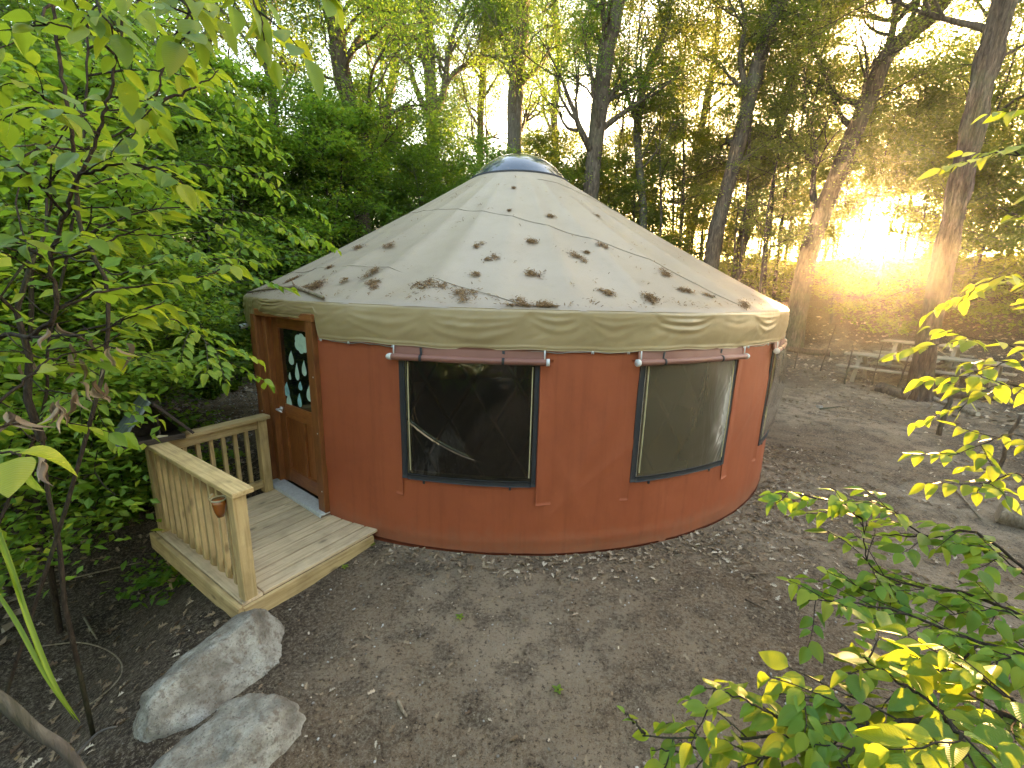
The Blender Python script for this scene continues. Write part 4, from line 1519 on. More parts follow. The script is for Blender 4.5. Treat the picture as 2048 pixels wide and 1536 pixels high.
tall_tree([(960, 330), (962, 220), (968, 110), (975, 0)], 24, 13, 10, 'far thin tree just left of the trunk behind the dome', 37, leafmat='leaf_far', extra=3, limb_from=.32, nl=20, bark='bark2', ll=(2, 4), per=7, spread=.28)
tall_tree([(1112, 330), (1108, 230), (1118, 120), (1108, 0)], 26, 14, 11, 'far thin tree between the two straight trunks', 36, leafmat='leaf_far', extra=3, limb_from=.35, nl=18, bark='bark2', ll=(2, 4), per=7, spread=.28)

# ------------------------------------------------------------------ understory, copied
protos = {}
for key, mat in (('g', 'leaf_far'), ('o', 'leaf_olive')):
    for j in range(4):
        if key == 'g':
            p = understory('understory_tree', 50 + j, 5.2 + .5 * j, 24, 2.3, mat, 7, .10, .08, .20)
        else:
            p = copy_tree(protos['g', j], (0, 0, 0))
            for ch in p.children:
                if ch.name.startswith('crown'):
                    ch.data = ch.data.copy()
                    ch.data.materials[0] = M[mat]
        protos[key, j] = p
poles = []
for j in range(3):
    poles.append(understory('pole_tree', 70 + j, 11 + j, 16, 2.0, 'leaf_olive', 4, .10, .42, .2, 'bark', .075, .5, .035))

ZONES = [
    # az0, az1, n, dmin, dmax, key, label
    (-58, -36, 13, 8, 20, 'g', 'leafy young tree in the green wall of woods left of the yurt'),
    (-36, -20, 13, 12.5, 22, 'g', 'leafy young tree in the green woods behind the left roof slope'),
    (-20, -3, 14, 14.5, 23, 'g', 'leafy young tree in the woods behind and left of the dome'),
    (-3, 16, 13, 17, 26, 'o', 'olive green young tree in the woods behind and right of the dome'),
    (16, 32.5, 9, 20, 28, 'o', 'olive green young tree between the roof and the low sun'),
    (42.5, 58, 11, 19, 27, 'o', 'olive green young tree in the woods right of the low sun'),
]
used = set()
k = 0
for (a0, a1, n, d0, d1, key, label) in ZONES:
    for i in range(n):
        az = math.radians(a0 + (a1 - a0) * (i + random.uniform(.1, .9)) / n)
        d = d0 + (d1 - d0) * ((i * 0.618) % 1)
        x, y = d * math.sin(az), d * math.cos(az)
        if math.hypot(x, y - YC) < 6.0:
            continue
        pk = (key, k % 4)
        k += 1
        sc = random.uniform(.8, 1.15) * (1.06 if -20 <= a0 < 30 else 1.0)
        if pk not in used:
            used.add(pk)
            r = protos[pk]
            r.location = (x, y, th(x, y))
            r.rotation_euler = (0, 0, random.uniform(0, 6.28))
            r.scale = (sc, sc, sc)
            props(r, label, 'tree', label.split(' in the ')[-1] if False else 'young trees: ' + label)
        else:
            r = copy_tree(protos[pk], (x, y, th(x, y)), random.uniform(0, 6.28), sc, label, 'young trees: ' + label)
canopy = [understory('canopy_tree', 80 + j, 8.2 + .6 * j, 20, 2.4, 'leaf_olive', 6, .11, .42, .22, 'bark', .06, .5, .05) for j in range(2)]
for i, (px, d, sc) in enumerate([(1715, 23, 1.1), (1772, 22, 1.15), (1815, 24, 1.1), (1668, 29, 1.05), (1860, 28, 1.0)]):
    P = at(px, 500, d)
    lab = 'high-crowned tree whose leaves hang just above the low sun'
    loc = (P[0], P[1], th(P[0], P[1]))
    if i < 2:
        r = canopy[i]
        r.location = loc
        props(r, lab, 'tree', 'trees above the sun')
    else:
        copy_tree(canopy[i % 2], loc, random.uniform(0, 6.28), sc, lab, 'trees above the sun')
for i, (px, d) in enumerate([(1345, 21), (1370, 24), (1408, 22), (1455, 25), (1470, 21), (1520, 24), (1545, 20), (1575, 23), (1600, 26), (1652, 25), (640, 20), (590, 22), (480, 18), (930, 24), (970, 27), (1245, 24), (1320, 26), (1222, 20), (1268, 19), (1300, 22), (1335, 18.5), (1362, 20), (1432, 19.5), (1488, 19), (1535, 18), (1565, 21), (1895, 22), (1960, 24), (330, 17), (120, 18), (2020, 26)]):
    P = at(px, 500, d)
    lab = 'slim bare-stemmed pole tree in the woods at the right towards the sun' if px > 1200 else 'slim bare-stemmed pole tree in the woods left of the dome'
    if i < 3:
        r = poles[i]
        r.location = (P[0], P[1], th(P[0], P[1]))
        props(r, lab, 'tree', 'pole trees: ' + lab)
    else:
        r = copy_tree(poles[i % 3], (P[0], P[1], th(P[0], P[1])), random.uniform(0, 6.28), random.uniform(.8, 1.15), lab, 'pole trees: ' + lab, (random.uniform(-.06, .06), random.uniform(-.06, .06)))

# unseen trees of the woods, added behind the photographer to cut low frontal light
for i in range(16):
    az = math.radians(100 + 160 * (i + random.uniform(.2, .8)) / 16)
    d = 8.5 + 5.5 * ((i * .618) % 1)
    x, y = d * math.sin(az), d * math.cos(az)
    lab = 'unseen young tree of the woods, added behind the viewpoint to cut low frontal light'
    copy_tree(protos['g', i % 4], (x, y, th(x, y)), random.uniform(0, 6.28), random.uniform(1.2, 1.5), lab, 'young trees: ' + lab)
for i, (px, d, H) in enumerate([(1650, 25, 6.4), (1690, 21, 6.2), (1706, 25.5, 6.6), (1803, 25.5, 6.6), (1832, 21.5, 6.0), (1868, 24, 6.4)]):
    P = at(px, 500, d)
    loc = np.array([P[0], P[1], th(P[0], P[1])])
    r = understory('understory_tree', 140 + i, H, 26, 2.5, 'leaf_olive', 8, .105, .06, .2, 'bark2', .05, .35, .05, loc)
    r.location = tuple(loc)
    props(r, ('bushy young tree directly in front of the low sun, left of its bright opening', 'bushy young tree whose leaves frame the low sun on the right')[px > 1745], 'tree', 'bushy trees around the low sun ' + ('left', 'right')[px > 1745])

# saplings nearer on the left, brighter and with larger leaves
sap = [understory('leafy_sapling', 90 + j, 3.6 + .4 * j, 22, 1.35, 'leaf_mid', 9, .072, .12, .11, 'stem', .022, .4, .07) for j in range(3)]
sl = 'bright green leafy sapling on the slope between the near left branches and the yurt'
for i, (px, py, d, sc) in enumerate([(110, 700, 6.6, 1.0), (-20, 700, 5.0, 1.1), (-90, 700, 6.0, 1.15), (300, 620, 11.5, 1.3), (480, 560, 13.0, 1.4), (200, 600, 9.0, 1.2), (110, 600, 8.5, 1.3), (0, 600, 8.0, 1.3), (545, 520, 13.5, 1.5), (-120, 700, 7.5, 1.2), (390, 560, 13.5, 1.4), (620, 480, 14, 1.5)]):
    P = at(px, py, d)
    loc = (P[0], P[1], th(P[0], P[1]))
    if i < 3:
        r = sap[i]
        r.location = loc
        r.scale = (sc, sc, sc)
        props(r, sl, 'sapling', 'green saplings on the left slope')
    else:
        copy_tree(sap[i % 3], loc, random.uniform(0, 6.28), sc, sl, 'green saplings on the left slope')
# low shrubs beyond the porch
shr = [understory('low_shrub', 110 + j, .75, 14, .55, 'leaf_mid', 5, .075, .1, .06, 'stem', .009, .5, .15) for j in range(2)]
for i, (px, py, sc, lab) in enumerate([(255, 1010, .9, 'low green shrub beside the leg of the porch'), (190, 960, 1.1, 'low green shrub left of the bird feeder'), (140, 1040, .8, 'lowest green shrub in the hollow left of the porch'),
                                       (420, 790, .9, 'low shrub beside the path left of the door'), (470, 745, 1.1, 'low shrub at the foot of the leafy bank'), (380, 740, 1.2, 'low shrub on the bank behind the bird feeder'), (500, 690, 1.3, 'low shrub on the bank next to the yurt eave'), (430, 690, 1.2, 'low shrub half way up the leafy bank')]):
    P = on_ground(px, py)
    if i < 2:
        r = shr[i]
        r.location = tuple(P)
        r.scale = (sc,) * 3
        props(r, lab, 'shrub', 'low shrubs left of the yurt')
    else:
        copy_tree(shr[i % 2], P, random.uniform(0, 6.28), sc, lab, 'low shrubs left of the yurt')


# ------------------------------------------------------------------ near plants with broad leaves
def leaf_template(curl, width, fold, wave):
    rows = 8
    V = []
    for i in range(rows + 1):
        t = i / rows
        w = width * (math.sin(math.pi * t ** .72) ** .85) * (1 - .12 * t) if 0 < t < 1 else 0.004
        if i == 0: w = .012
        z = -curl * t * t + .02 * math.sin(t * 5 + wave)
        for c in (-1, -.5, 0, .5, 1):
            V.append((c * w, t, z + fold * abs(c) * w - .10 * (abs(c) == 1) * w * wave))
    V = np.array(V)
    F = []
    for i in range(rows):
        for c in range(4):
            a = i * 5 + c
            F.append((a, a + 1, a + 6, a + 5))
    return V, np.array(F)


LEAFT = [leaf_template(.10, .30, .45, .3), leaf_template(.28, .29, .35, .8), leaf_template(.18, .32, .2, 1.4), leaf_template(.40, .28, .5, .1), leaf_template(.02, .31, .3, 1.0)]
LEAFM = [mesh_np('leaf_blade', V, F) for V, F in LEAFT]
for me in LEAFM: me.materials.append(M['leaf_near'])
DEADT = []
for cu, wd in ((.5, .10), (.75, .13), (.35, .09)):
    V, F = leaf_template(cu, wd, 1.8, 1.6)
    V[:, 0] += .10 * np.sin(V[:, 1] * 7)
    DEADT.append((V, F))
DEADM = [mesh_np('withered_blade', V, F) for V, F in DEADT]
for me in DEADM: me.materials.append(M['leaf_dead'])


class Plant:
    def __init__(self, name, base, label, cat, seed, group=None):
        self.root = empty(name, base, label, cat, group)
        self.b = Builder()
        self.L = []
        self.dead = []
        self.rs = np.random.default_rng(seed)

    def twig(self, p, d, length, size, n, r=.0022):
        rs = self.rs
        P = [p]
        D = d
        for i in range(5):
            D = unit(D + rs.normal(0, .10, 3) + np.array([0, 0, -.05]))
            P.append(P[-1] + D * length / 5)
        P = np.array(P)
        self.b.tube(P, np.linspace(r, .0009, 6), 5)
        self.along(P, size, n)

    def along(self, P, size, n, start=.15):
        rs = self.rs
        m = len(P)
        for k in range(n):
            f = start + (1 - start) * (k + .6) / n
            f = min(f, .999)
            i = min(int(f * (m - 1)), m - 2)
            q = P[i] + (P[i + 1] - P[i]) * (f * (m - 1) - i)
            t = unit(P[i + 1] - P[i])
            side = unit(np.cross(t, np.array([0, 0, 1.0])) + 1e-6) * (1 if k % 2 else -1)
            if k == n - 1:
                side *= .1
            d = unit(side * rs.uniform(.7, 1.0) + t * rs.uniform(.45, .9) + np.array([0, 0, rs.uniform(-.65, .05)]))
            nrm = unit(np.array([rs.normal(0, .35), rs.normal(0, .35), 1.0]))
            self.leaf(q, d, nrm, size * rs.uniform(.65, 1.2) * (1.0 if k > 0 else .8))

    def leaf(self, q, d, nrm, s):
        pe = q + d * s * .12
        self.b.tube(np.array([q, pe + np.array([0, 0, .004])]), .0010, 4)
        self.L.append((pe, d, nrm, s))

    def branch(self, pix, r0, r1, size, twigs=0, tl=.2, tn=6, along=0, start=.2, base3=None):
        P = [atd(*p) for p in pix]
        if base3 is not None:
            P = list(base3) + P
        Q = catmull(P, 7)
        Q = Q + self.rs.normal(0, .0025, Q.shape)
        self.b.tube(Q, np.linspace(r0, r1, len(Q)), 7)
        m = len(Q)
        if along:
            self.along(Q, size, along, start)
        for k in range(twigs):
            f = start + (1 - start) * (k + self.rs.random()) / max(twigs, 1)
            i = min(int(f * (m - 1)), m - 2)
            t = unit(Q[i + 1] - Q[i])
            side = unit(np.cross(t, np.array([0, 0, 1.0])) + 1e-6) * (1 if k % 2 else -1)
            d = unit(t * self.rs.uniform(.4, .9) + side * self.rs.uniform(.5, 1) + np.array([0, 0, self.rs.uniform(-.35, .35)]))
            self.twig(Q[i], d, tl * self.rs.uniform(.6, 1.2), size, tn)
        return Q

    def withered(self, pix, d, n, s):
        for k in range(n):
            p = atd(pix[0] + self.rs.normal(0, 12), pix[1] + self.rs.normal(0, 12), d)
            dr = unit(np.array([self.rs.uniform(-.3, .6), self.rs.uniform(-.4, .4), -1]))
            nr = unit(self.rs.normal(0, 1, 3))
            self.dead.append((p, dr, nr, s * self.rs.uniform(.7, 1.2)))
        # stalk that carries them
        p = atd(pix[0], pix[1] - 15, d)
        self.b.tube(np.array([p + np.array([-.08, .02, .05]), p + np.array([-.03, 0, .02]), p]), .0015, 5)

    def finish(self, limit=298):
        obj('stem', self.b.mesh('stem'), M['stem'], self.root)
        fwd = np.array(fw)
        sc = []
        for p, d, n, s in self.L:
            w = p + d * s * .5 - CAM
            dep = w @ fwd
            u = abs((w @ np.array(rt)) / max(dep, .05)) * F_PX
            v = abs((w @ np.array(up_)) / max(dep, .05)) * F_PX
            vis = dep > .1 and u < 1060 and v < 800
            sc.append(s / dep if vis else -1)
        order = np.argsort(-np.array(sc))
        rest = []
        for rank, i in enumerate(order):
            p, d, n, s = self.L[i]
            R = frames(np.array([d]), np.array([n]))[0]
            if rank < limit and sc[i] > 0:
                Mx = Matrix(((R[0, 0] * s, R[0, 1] * s, R[0, 2] * s, p[0]), (R[1, 0] * s, R[1, 1] * s, R[1, 2] * s, p[1]), (R[2, 0] * s, R[2, 1] * s, R[2, 2] * s, p[2]), (0, 0, 0, 1)))
                obj('leaf', LEAFM[i % 5], None, self.root, Mx)
            else:
                rest.append((p, R, s, i % 5))
        for p, d, n, s in self.dead:
            R = frames(np.array([d]), np.array([n]))[0]
            Mx = Matrix(((R[0, 0] * s, R[0, 1] * s, R[0, 2] * s, p[0]), (R[1, 0] * s, R[1, 1] * s, R[1, 2] * s, p[1]), (R[2, 0] * s, R[2, 1] * s, R[2, 2] * s, p[2]), (0, 0, 0, 1)))
            obj('withered_leaf', DEADM[int(s * 1e5) % 3], None, self.root, Mx)
        if rest:
            b = Builder()
            for v in range(5):
                rr = [x for x in rest if x[3] == v]
                if rr:
                    scatter(b, LEAFT[v][0], LEAFT[v][1], np.array([x[0] for x in rr]), np.array([x[1] for x in rr]), np.array([x[2] for x in rr]), self.rs.random(len(rr)))
            o = obj('foliage', b.mesh('foliage'), M['leaf_mid'], self.root)
            o['kind'] = 'stuff'


def gp(x, y):
    return np.array([x, y, th(x, y) - .05])


# A: nearest sapling on the left
A = Plant('sapling', gp(-1.75, .75), 'near sapling with crooked dark stem and broad yellow green leaves at the left', 'sapling', 201)
A.branch([(-60, 760, 1.2), (66, 672, 1.15), (112, 620, 1.15), (100, 520, 1.15), (130, 430, 1.15), (160, 350, 1.15), (197, 270, 1.15), (213, 205, 1.15), (235, 110, 1.15), (250, 10, 1.15)], .007, .003, .07, 7, .2, 5, 5, .35, [gp(-1.75, .75), gp(-1.7, .78) + np.array([0, 0, 1.0])])
for br, tw, al in (([(112, 620, 1.15), (200, 585, 1.2), (290, 572, 1.3), (400, 555, 1.4), (455, 530, 1.45)], 5, 10),
                   ([(66, 672, 1.15), (170, 668, 1.1), (250, 640, 1.15), (330, 600, 1.2)], 4, 8),
                   ([(-60, 860, 1.0), (40, 770, 1.05), (100, 720, 1.1), (200, 690, 1.2), (285, 640, 1.3)], 5, 9),
                   ([(160, 350, 1.15), (240, 330, 1.15), (330, 340, 1.2), (380, 380, 1.25)], 4, 8),
                   ([(100, 520, 1.15), (20, 480, 1.1), (-60, 460, 1.0)], 3, 5),
                   ([(130, 430, 1.15), (60, 350, 1.05), (-20, 300, 1.0)], 3, 6),
                   ([(197, 270, 1.15), (120, 230, 1.05), (30, 210, .95)], 3, 6),
                   ([(235, 110, 1.15), (160, 60, 1.05), (60, 40, .95)], 3, 6),
                   ([(100, 520, 1.15), (170, 500, 1.15), (250, 470, 1.2), (300, 470, 1.25)], 3, 7),
                   ([(-60, 860, 1.0), (40, 850, 1.1), (100, 840, 1.2), (150, 850, 1.3)], 3, 6)):
    A.branch(br, .004, .0013, .068, max(tw - 1, 1), .13, 5, max(al - 2, 3), .2)
A.branch([(-100, 1000, .75), (-40, 930, .72), (20, 905, .70), (60, 930, .70)], .003, .0012, .08, 0, .1, 4, 5, .3)
for q, d, n in (((105, 650), 1.1, 2), ((145, 700), 1.15, 3), ((215, 705), 1.2, 4), ((150, 770), 1.2, 3), ((205, 770), 1.25, 3), ((110, 810), 1.15, 5), ((20, 830), 1.1, 4), ((60, 720), 1.15, 2), ((270, 690), 1.3, 1), ((80, 900), 1.1, 2)):
    A.withered(q, d, n, .065)
A.finish()

# B: taller thin tree whose twigs hang in from the top left
Bp = Plant('sapling', gp(-2.6, 1.4), 'taller sapling at the left whose leafy twigs hang from the top edge', 'sapling', 202)
Bp.branch([(200, 760, 1.75), (160, 450, 1.7), (148, 330, 1.65), (140, 240, 1.6), (120, 120, 1.6), (105, 0, 1.6), (95, -120, 1.6)], .008, .005, .085, 5, .25, 5, 0, .4, [gp(-2.6, 1.4)])
for br, tw, al in (([(95, -120, 1.6), (240, -150, 1.45), (390, -40, 1.3), (335, 106, 1.3), (310, 204, 1.3), (268, 258, 1.3), (250, 320, 1.3)], 7, 12),
                   ([(310, 204, 1.3), (380, 180, 1.35), (440, 140, 1.4)], 2, 6),
                   ([(240, -150, 1.2), (400, -90, 1.0), (500, -10, .95), (530, 80, .95)], 5, 9),
                   ([(240, -150, 1.2), (330, -60, 1.0), (380, 30, .95), (400, 90, .95)], 4, 8),
                   ([(95, -120, 1.3), (160, -60, 1.1), (200, 20, 1.0), (240, 70, 1.0)], 4, 8),
                   ([(105, 0, 1.6), (60, 60, 1.5), (0, 100, 1.4)], 3, 6),
                   ([(140, 240, 1.6), (70, 180, 1.5), (10, 150, 1.4)], 3, 6),
                   ([(145, 300, 1.65), (60, 290, 1.5), (-20, 300, 1.4)], 3, 6),
                   ([(400, -90, 1.2), (520, -110, 1.2), (620, -60, 1.2), (650, 0, 1.2)], 2, 5)):
    Bp.branch(br, .005, .0013, .072, max(tw - 1, 1), .14, 5, max(al - 2, 4), .3)
Bp.finish()

# C: spreading sapling a little farther, its sprays droop towards the yurt
Cp = Plant('sapling', gp(-3.6, 1.7), 'spreading sapling with green sprays drooping right towards the porch and roof', 'sapling', 203)
Cp.branch([(60, 900, 2.6), (95, 700, 2.5), (140, 480, 2.4), (165, 300, 2.4), (175, 100, 2.4), (170, -60, 2.4)], .009, .005, .085, 6, .4, 7, 0, .3, [gp(-3.6, 1.7)])
for br in ([(150, 480, 2.4), (280, 425, 2.5), (420, 415, 2.7), (560, 440, 2.9), (650, 480, 3.0)],
           [(110, 620, 2.4), (250, 545, 2.3), (380, 515, 2.3), (480, 545, 2.3)],
           [(100, 680, 2.4), (250, 640, 2.2), (350, 640, 2.1), (420, 690, 2.1), (455, 730, 2.1)],
           [(95, 700, 2.4), (190, 690, 2.2), (260, 705, 2.15), (310, 720, 2.1)],
           [(160, 380, 2.4), (300, 335, 2.6), (420, 330, 2.8), (520, 355, 3.0), (610, 410, 3.1)],
           [(170, 300, 2.4), (300, 240, 2.5), (420, 240, 2.7), (500, 280, 2.8)],
           [(175, 150, 2.4), (300, 140, 2.4), (430, 170, 2.6), (500, 210, 2.7)],
           [(140, 480, 2.4), (60, 430, 2.3), (-20, 400, 2.2)],
           [(120, 600, 2.4), (40, 560, 2.3), (-30, 560, 2.2)],
           [(165, 300, 2.4), (90, 250, 2.3), (0, 230, 2.2)],
           [(175, 100, 2.4), (270, 50, 2.5), (380, 60, 2.6)],
           [(90, 720, 2.45), (20, 700, 2.4), (-40, 720, 2.3)],
           [(80, 780, 2.5), (150, 790, 2.4), (200, 810, 2.4)],
           [(150, 440, 2.4), (300, 470, 2.6), (430, 465, 2.8), (520, 500, 2.9)]):
    Cp.branch(br, .006, .0015, .062, 11, .30, 10, 14, .18)
Cp.finish()

# R: shrub in the lower right corner
Rp = Plant('leafy_shrub', gp(2.6, .8), 'shrub with large yellow green leaves filling the lower right corner', 'shrub', 204)
for base, br, tw, al, sz in (
        ([gp(2.6, .8)], [(2200, 1560, .95), (2080, 1445, .85), (1900, 1440, .88), (1740, 1455, .92), (1600, 1472, 1.0), (1420, 1478, 1.1), (1290, 1470, 1.15)], 8, 12, .078),
        ([gp(2.6, .8)], [(2250, 1500, 1.3), (2100, 1330, 1.4), (1960, 1285, 1.45), (1800, 1225, 1.55), (1690, 1205, 1.6), (1615, 1200, 1.62)], 9, 16, .072),
        ([gp(2.6, .8)], [(2250, 1400, 1.5), (2090, 1180, 1.6), (1950, 1065, 1.7), (1860, 1075, 1.75), (1800, 1030, 1.75), (1740, 1000, 1.75)], 7, 10, .078),
        ([gp(2.6, .8)], [(2250, 1450, 1.4), (2080, 1260, 1.5), (1940, 1190, 1.65), (1820, 1170, 1.7), (1740, 1130, 1.75), (1725, 1040, 1.75)], 10, 14, .076)):
    Rp.branch(br, .009, .0018, sz * .9, int(tw * 1.7), .18, 6, int(al * 1.2), .3, base)
for br, tw, al, sz in (([(1600, 1472, 1.0), (1560, 1440, 1.0), (1490, 1400, 1.02), (1410, 1375, 1.05)], 2, 8, .07),
                       ([(1740, 1455, .92), (1700, 1420, .95), (1640, 1400, .98), (1560, 1385, 1.0)], 2, 7, .065),
                       ([(1420, 1478, 1.1), (1380, 1500, 1.1), (1300, 1500, 1.12)], 0, 4, .06),
                       ([(1900, 1440, .88), (1840, 1390, .92), (1760, 1340, 1.0), (1720, 1310, 1.05)], 4, 9, .08),
                       ([(1900, 1440, .80), (1930, 1500, .75), (1880, 1560, .72)], 4, 6, .085),
                       ([(1740, 1455, .92), (1700, 1510, .88), (1660, 1560, .85)], 3, 6, .07),
                       ([(1600, 1472, 1.0), (1540, 1510, 1.0), (1470, 1540, 1.0)], 2, 6, .06),
                       ([(2080, 1445, .85), (2010, 1390, .85), (1950, 1350, .9)], 3, 7, .075),
                       ([(1290, 1470, 1.15), (1265, 1440, 1.17), (1250, 1425, 1.18)], 0, 3, .05),
                       ([(1725, 1040, 1.75), (1680, 1010, 1.78), (1600, 990, 1.8), (1540, 985, 1.82)], 2, 9, .075),
                       ([(1800, 1170, 1.7), (1740, 1180, 1.7), (1690, 1160, 1.7)], 3, 8, .075),
                       ([(1960, 1285, 1.45), (1900, 1340, 1.4), (1800, 1330, 1.4)], 4, 9, .07),
                       ([(2090, 1180, 1.6), (2010, 1120, 1.6), (1960, 1090, 1.65)], 3, 8, .075),
                       ([(2080, 1260, 1.5), (2000, 1220, 1.5), (1900, 1230, 1.55)], 4, 9, .075),
                       ([(1860, 1075, 1.75), (1780, 1070, 1.8), (1700, 1075, 1.85)], 0, 0, .075),
                       ([(2100, 1330, 1.3), (2040, 1310, 1.3), (1980, 1330, 1.3)], 3, 8, .075)):
    Rp.branch(br, .004, .0013, sz * .9, int(tw * 1.5 + .5), .13, 6, int(al * 1.2), .12)
Rp.finish()

# S: taller plant along the right edge
Sp = Plant('sapling', gp(3.2, 1.6), 'sapling at the right edge with golden backlit sprays over the picnic tables', 'sapling', 205)
Sp.branch([(2170, 1100, 2.1), (2120, 800, 2.0), (2115, 600, 1.95), (2110, 400, 1.9), (2105, 200, 1.9), (2100, 60, 1.9)], .014, .006, .08, 8, .3, 6, 0, .3, [gp(3.2, 1.6)])
for br in ([(2118, 760, 2.0), (2020, 690, 1.85), (1930, 680, 1.8), (1845, 698, 1.75)],
           [(2118, 820, 2.0), (2020, 770, 1.85), (1950, 790, 1.8), (1915, 825, 1.78)],
           [(2118, 900, 2.0), (2030, 870, 1.8), (1960, 890, 1.75), (1890, 915, 1.7)],
           [(2118, 980, 2.0), (2050, 950, 1.7), (1990, 960, 1.68), (1950, 985, 1.66)],
           [(2110, 380, 1.9), (2060, 320, 1.7), (2010, 300, 1.65), (1965, 315, 1.6)],
           [(2115, 600, 1.9), (2030, 560, 1.75), (1960, 570, 1.7), (1930, 600, 1.7)],
           [(2118, 720, 2.0), (2040, 720, 1.8), (1960, 740, 1.75), (1900, 770, 1.72)]):
    Sp.branch(br, .004, .0013, .066, 4, .15, 6, 9, .2)
Sp.finish()

# thin arching stalk close to the left edge
g = Plant('arching_stalk', gp(-1.1, .35), 'thin yellow green arching stalk with narrow blades at the lower left edge', 'stalk', 206)
gm = M['leaf_near']
for pth, w in (([(-40, 1000, .75), (15, 1120, .72), (60, 1250, .70), (110, 1370, .69), (160, 1445, .69)], .0035), ([(-30, 1150, .75), (30, 1240, .72), (90, 1350, .70), (150, 1440, .69)], .003), ([(-60, 900, .76), (-10, 1040, .73), (40, 1180, .71), (80, 1330, .70)], .0025)):
    Q = catmull([atd(*p) for p in pth], 6)
    T = np.gradient(Q, axis=0)
    T /= np.linalg.norm(T, axis=1)[:, None]
    toc = CAM - Q
    S = np.cross(T, toc)
    S /= np.linalg.norm(S, axis=1)[:, None]
    N = np.cross(S, T)
    ww = w * np.sin(np.linspace(.35, 3.1, len(Q))) ** .8
    V = np.stack([Q - S * ww[:, None] + N * .003, Q, Q + S * ww[:, None] + N * .003], 1).reshape(-1, 3)
    o = obj('blade', mesh_np('blade', V, grid_faces(len(Q), 3)), gm, g.root)
g.b.tube(catmull([atd(-90, 1500, .8), atd(-80, 1200, .78), atd(-60, 950, .76), atd(-40, 940, .75), atd(-30, 1150, .75)], 6), .003, 6)
obj('stem', g.b.mesh('stem'), M['stem'], g.root)

# ------------------------------------------------------------------ picnic tables
def picnic_table(c, rz, label, first=[None]):
    if first[0] is not None:
        return copy_tree(first[0], c, rz, 1.0, label, 'picnic tables in the woods')
    root = empty('picnic_table', (0, 0, 0), label, 'picnic table', 'picnic tables in the woods')
    for k in range(5):
        board('table_plank', (-.92, -.29 + k * .145, .735), (.92, -.29 + k * .145, .735), .138, .04, M['lumber'], root)
    for s in (-1, 1):
        for k in range(2):
            board('seat_plank', (-.92, s * (.60 + .145 * k), .44), (.92, s * (.60 + .145 * k), .44), .138, .04, M['lumber'], root)
    for x in (-.62, .62):
        board('top_bearer', (x, -.34, .69), (x, .34, .69), .04, .09, M['lumber'], root)
        board('seat_bearer', (x, -.76, .375), (x, .76, .375), .04, .09, M['lumber'], root)
        for s in (-1, 1):
            board('leg', (x + .042, s * .52, 0), (x + .042, s * .20, .70), .04, .09, M['lumber'], root, upv=(1, 0, 0))
        board('brace', (x * .9, 0, .40), (x * .15, 0, .70), .04, .07, M['lumber'], root, upv=(0, 1, 0))
    root.location = c
    root.rotation_euler = (0, 0, rz)
    first[0] = root
    return root


for px, py, rz, lab in ((1768, 768, -.95, 'pale timber picnic table left of the largest oak trunk'), (1838, 738, -.95, 'farther pale picnic table mostly hidden behind the largest oak'), (1908, 776, -.95, 'pale picnic table right of the largest oak trunk')):
    P = on_ground(px, py)
    picnic_table((P[0], P[1], th(P[0], P[1])), rz, lab)

# stakes
SG = 'thin wooden stakes along the clearing'
for (bx, by, tx, ty, dd, r, lab) in ((1690, 768, 1706, 690, 0, .022, 'thin leaning stake in front of the left picnic table'), (1878, 870, 1922, 738, 0, .035, 'thick crooked stake standing right of the largest oak'),
                                   (1588, 738, 1610, 640, 0, .02, 'thin stake nearest the right edge of the yurt roof'), (1640, 742, 1672, 650, 0, .016, 'slim pale stake between yurt and picnic tables'),
                                   (1792, 788, 1822, 700, 0, .02, 'thin stake just left of the foot of the largest oak'), (1985, 965, 2042, 828, 0, .022, 'dark crooked stake near the right edge'), (1742, 772, 1765, 690, 0, .014, 'slimmest stake in the middle of the left picnic table')):
    P = on_ground(bx, by)
    d = math.hypot(P[0], P[1])
    Tq = at(tx, ty, d - .1)
    n = 9
    u = np.linspace(0, 1, n)
    Q = P[None] * (1 - u)[:, None] + Tq[None] * u[:, None] + rng.normal(0, r * .5, (n, 3)) * np.array([1, 1, .3])
    Q[0] = P - np.array([0, 0, .1])
    b = Builder()
    b.tube(Q, r * (1.1 - .35 * u), 8)
    st = empty('stake', P, lab, 'stake', SG)
    obj('pole', b.mesh('pole'), M['stakewood'], st)
    b = Builder()
    b.tube(np.array([Q[5], Q[5] + np.array([.3, .1, 1]) * r * 2.5]), [r * .5, r * .2], 6)
    obj('twig_stub', b.mesh('twig_stub'), M['stakewood'], st)


# logs and sticks
def log(name, pa, pb, r, label, mat='log', cat='log', end=True):
    P0, P1 = on_ground(*pa), on_ground(*pb)
    n = 16
    u = np.linspace(0, 1, n)
    Q = P0[None] * (1 - u)[:, None] + P1[None] * u[:, None]
    Q[:, 2] = terrain(Q[:, 0], Q[:, 1]) + r * .75
    Q = Q + rng.normal(0, r * .06, Q.shape)
    V, F = trunk_mesh(Q, np.full(n, r) * (1.05 - .15 * u), 20, .10, int(pa[0]))
    root = empty(name, Q[0] - np.array([0, 0, r]), label, cat)
    obj('log_bark', mesh_np('log_bark', V, F), M[mat], root)
    for e, s in ((0, 1), (-1, -1)):
        b = Builder()
        rgv = V.reshape(n, 20, 3)[e]
        c = rgv.mean(0)
        b.add(np.vstack([rgv, c]), np.stack([np.arange(20), (np.arange(20) + 1) % 20, np.full(20, 20)], -1))
        obj('cut_end', b.mesh('cut_end', False), M['lumber'], root)
    return root


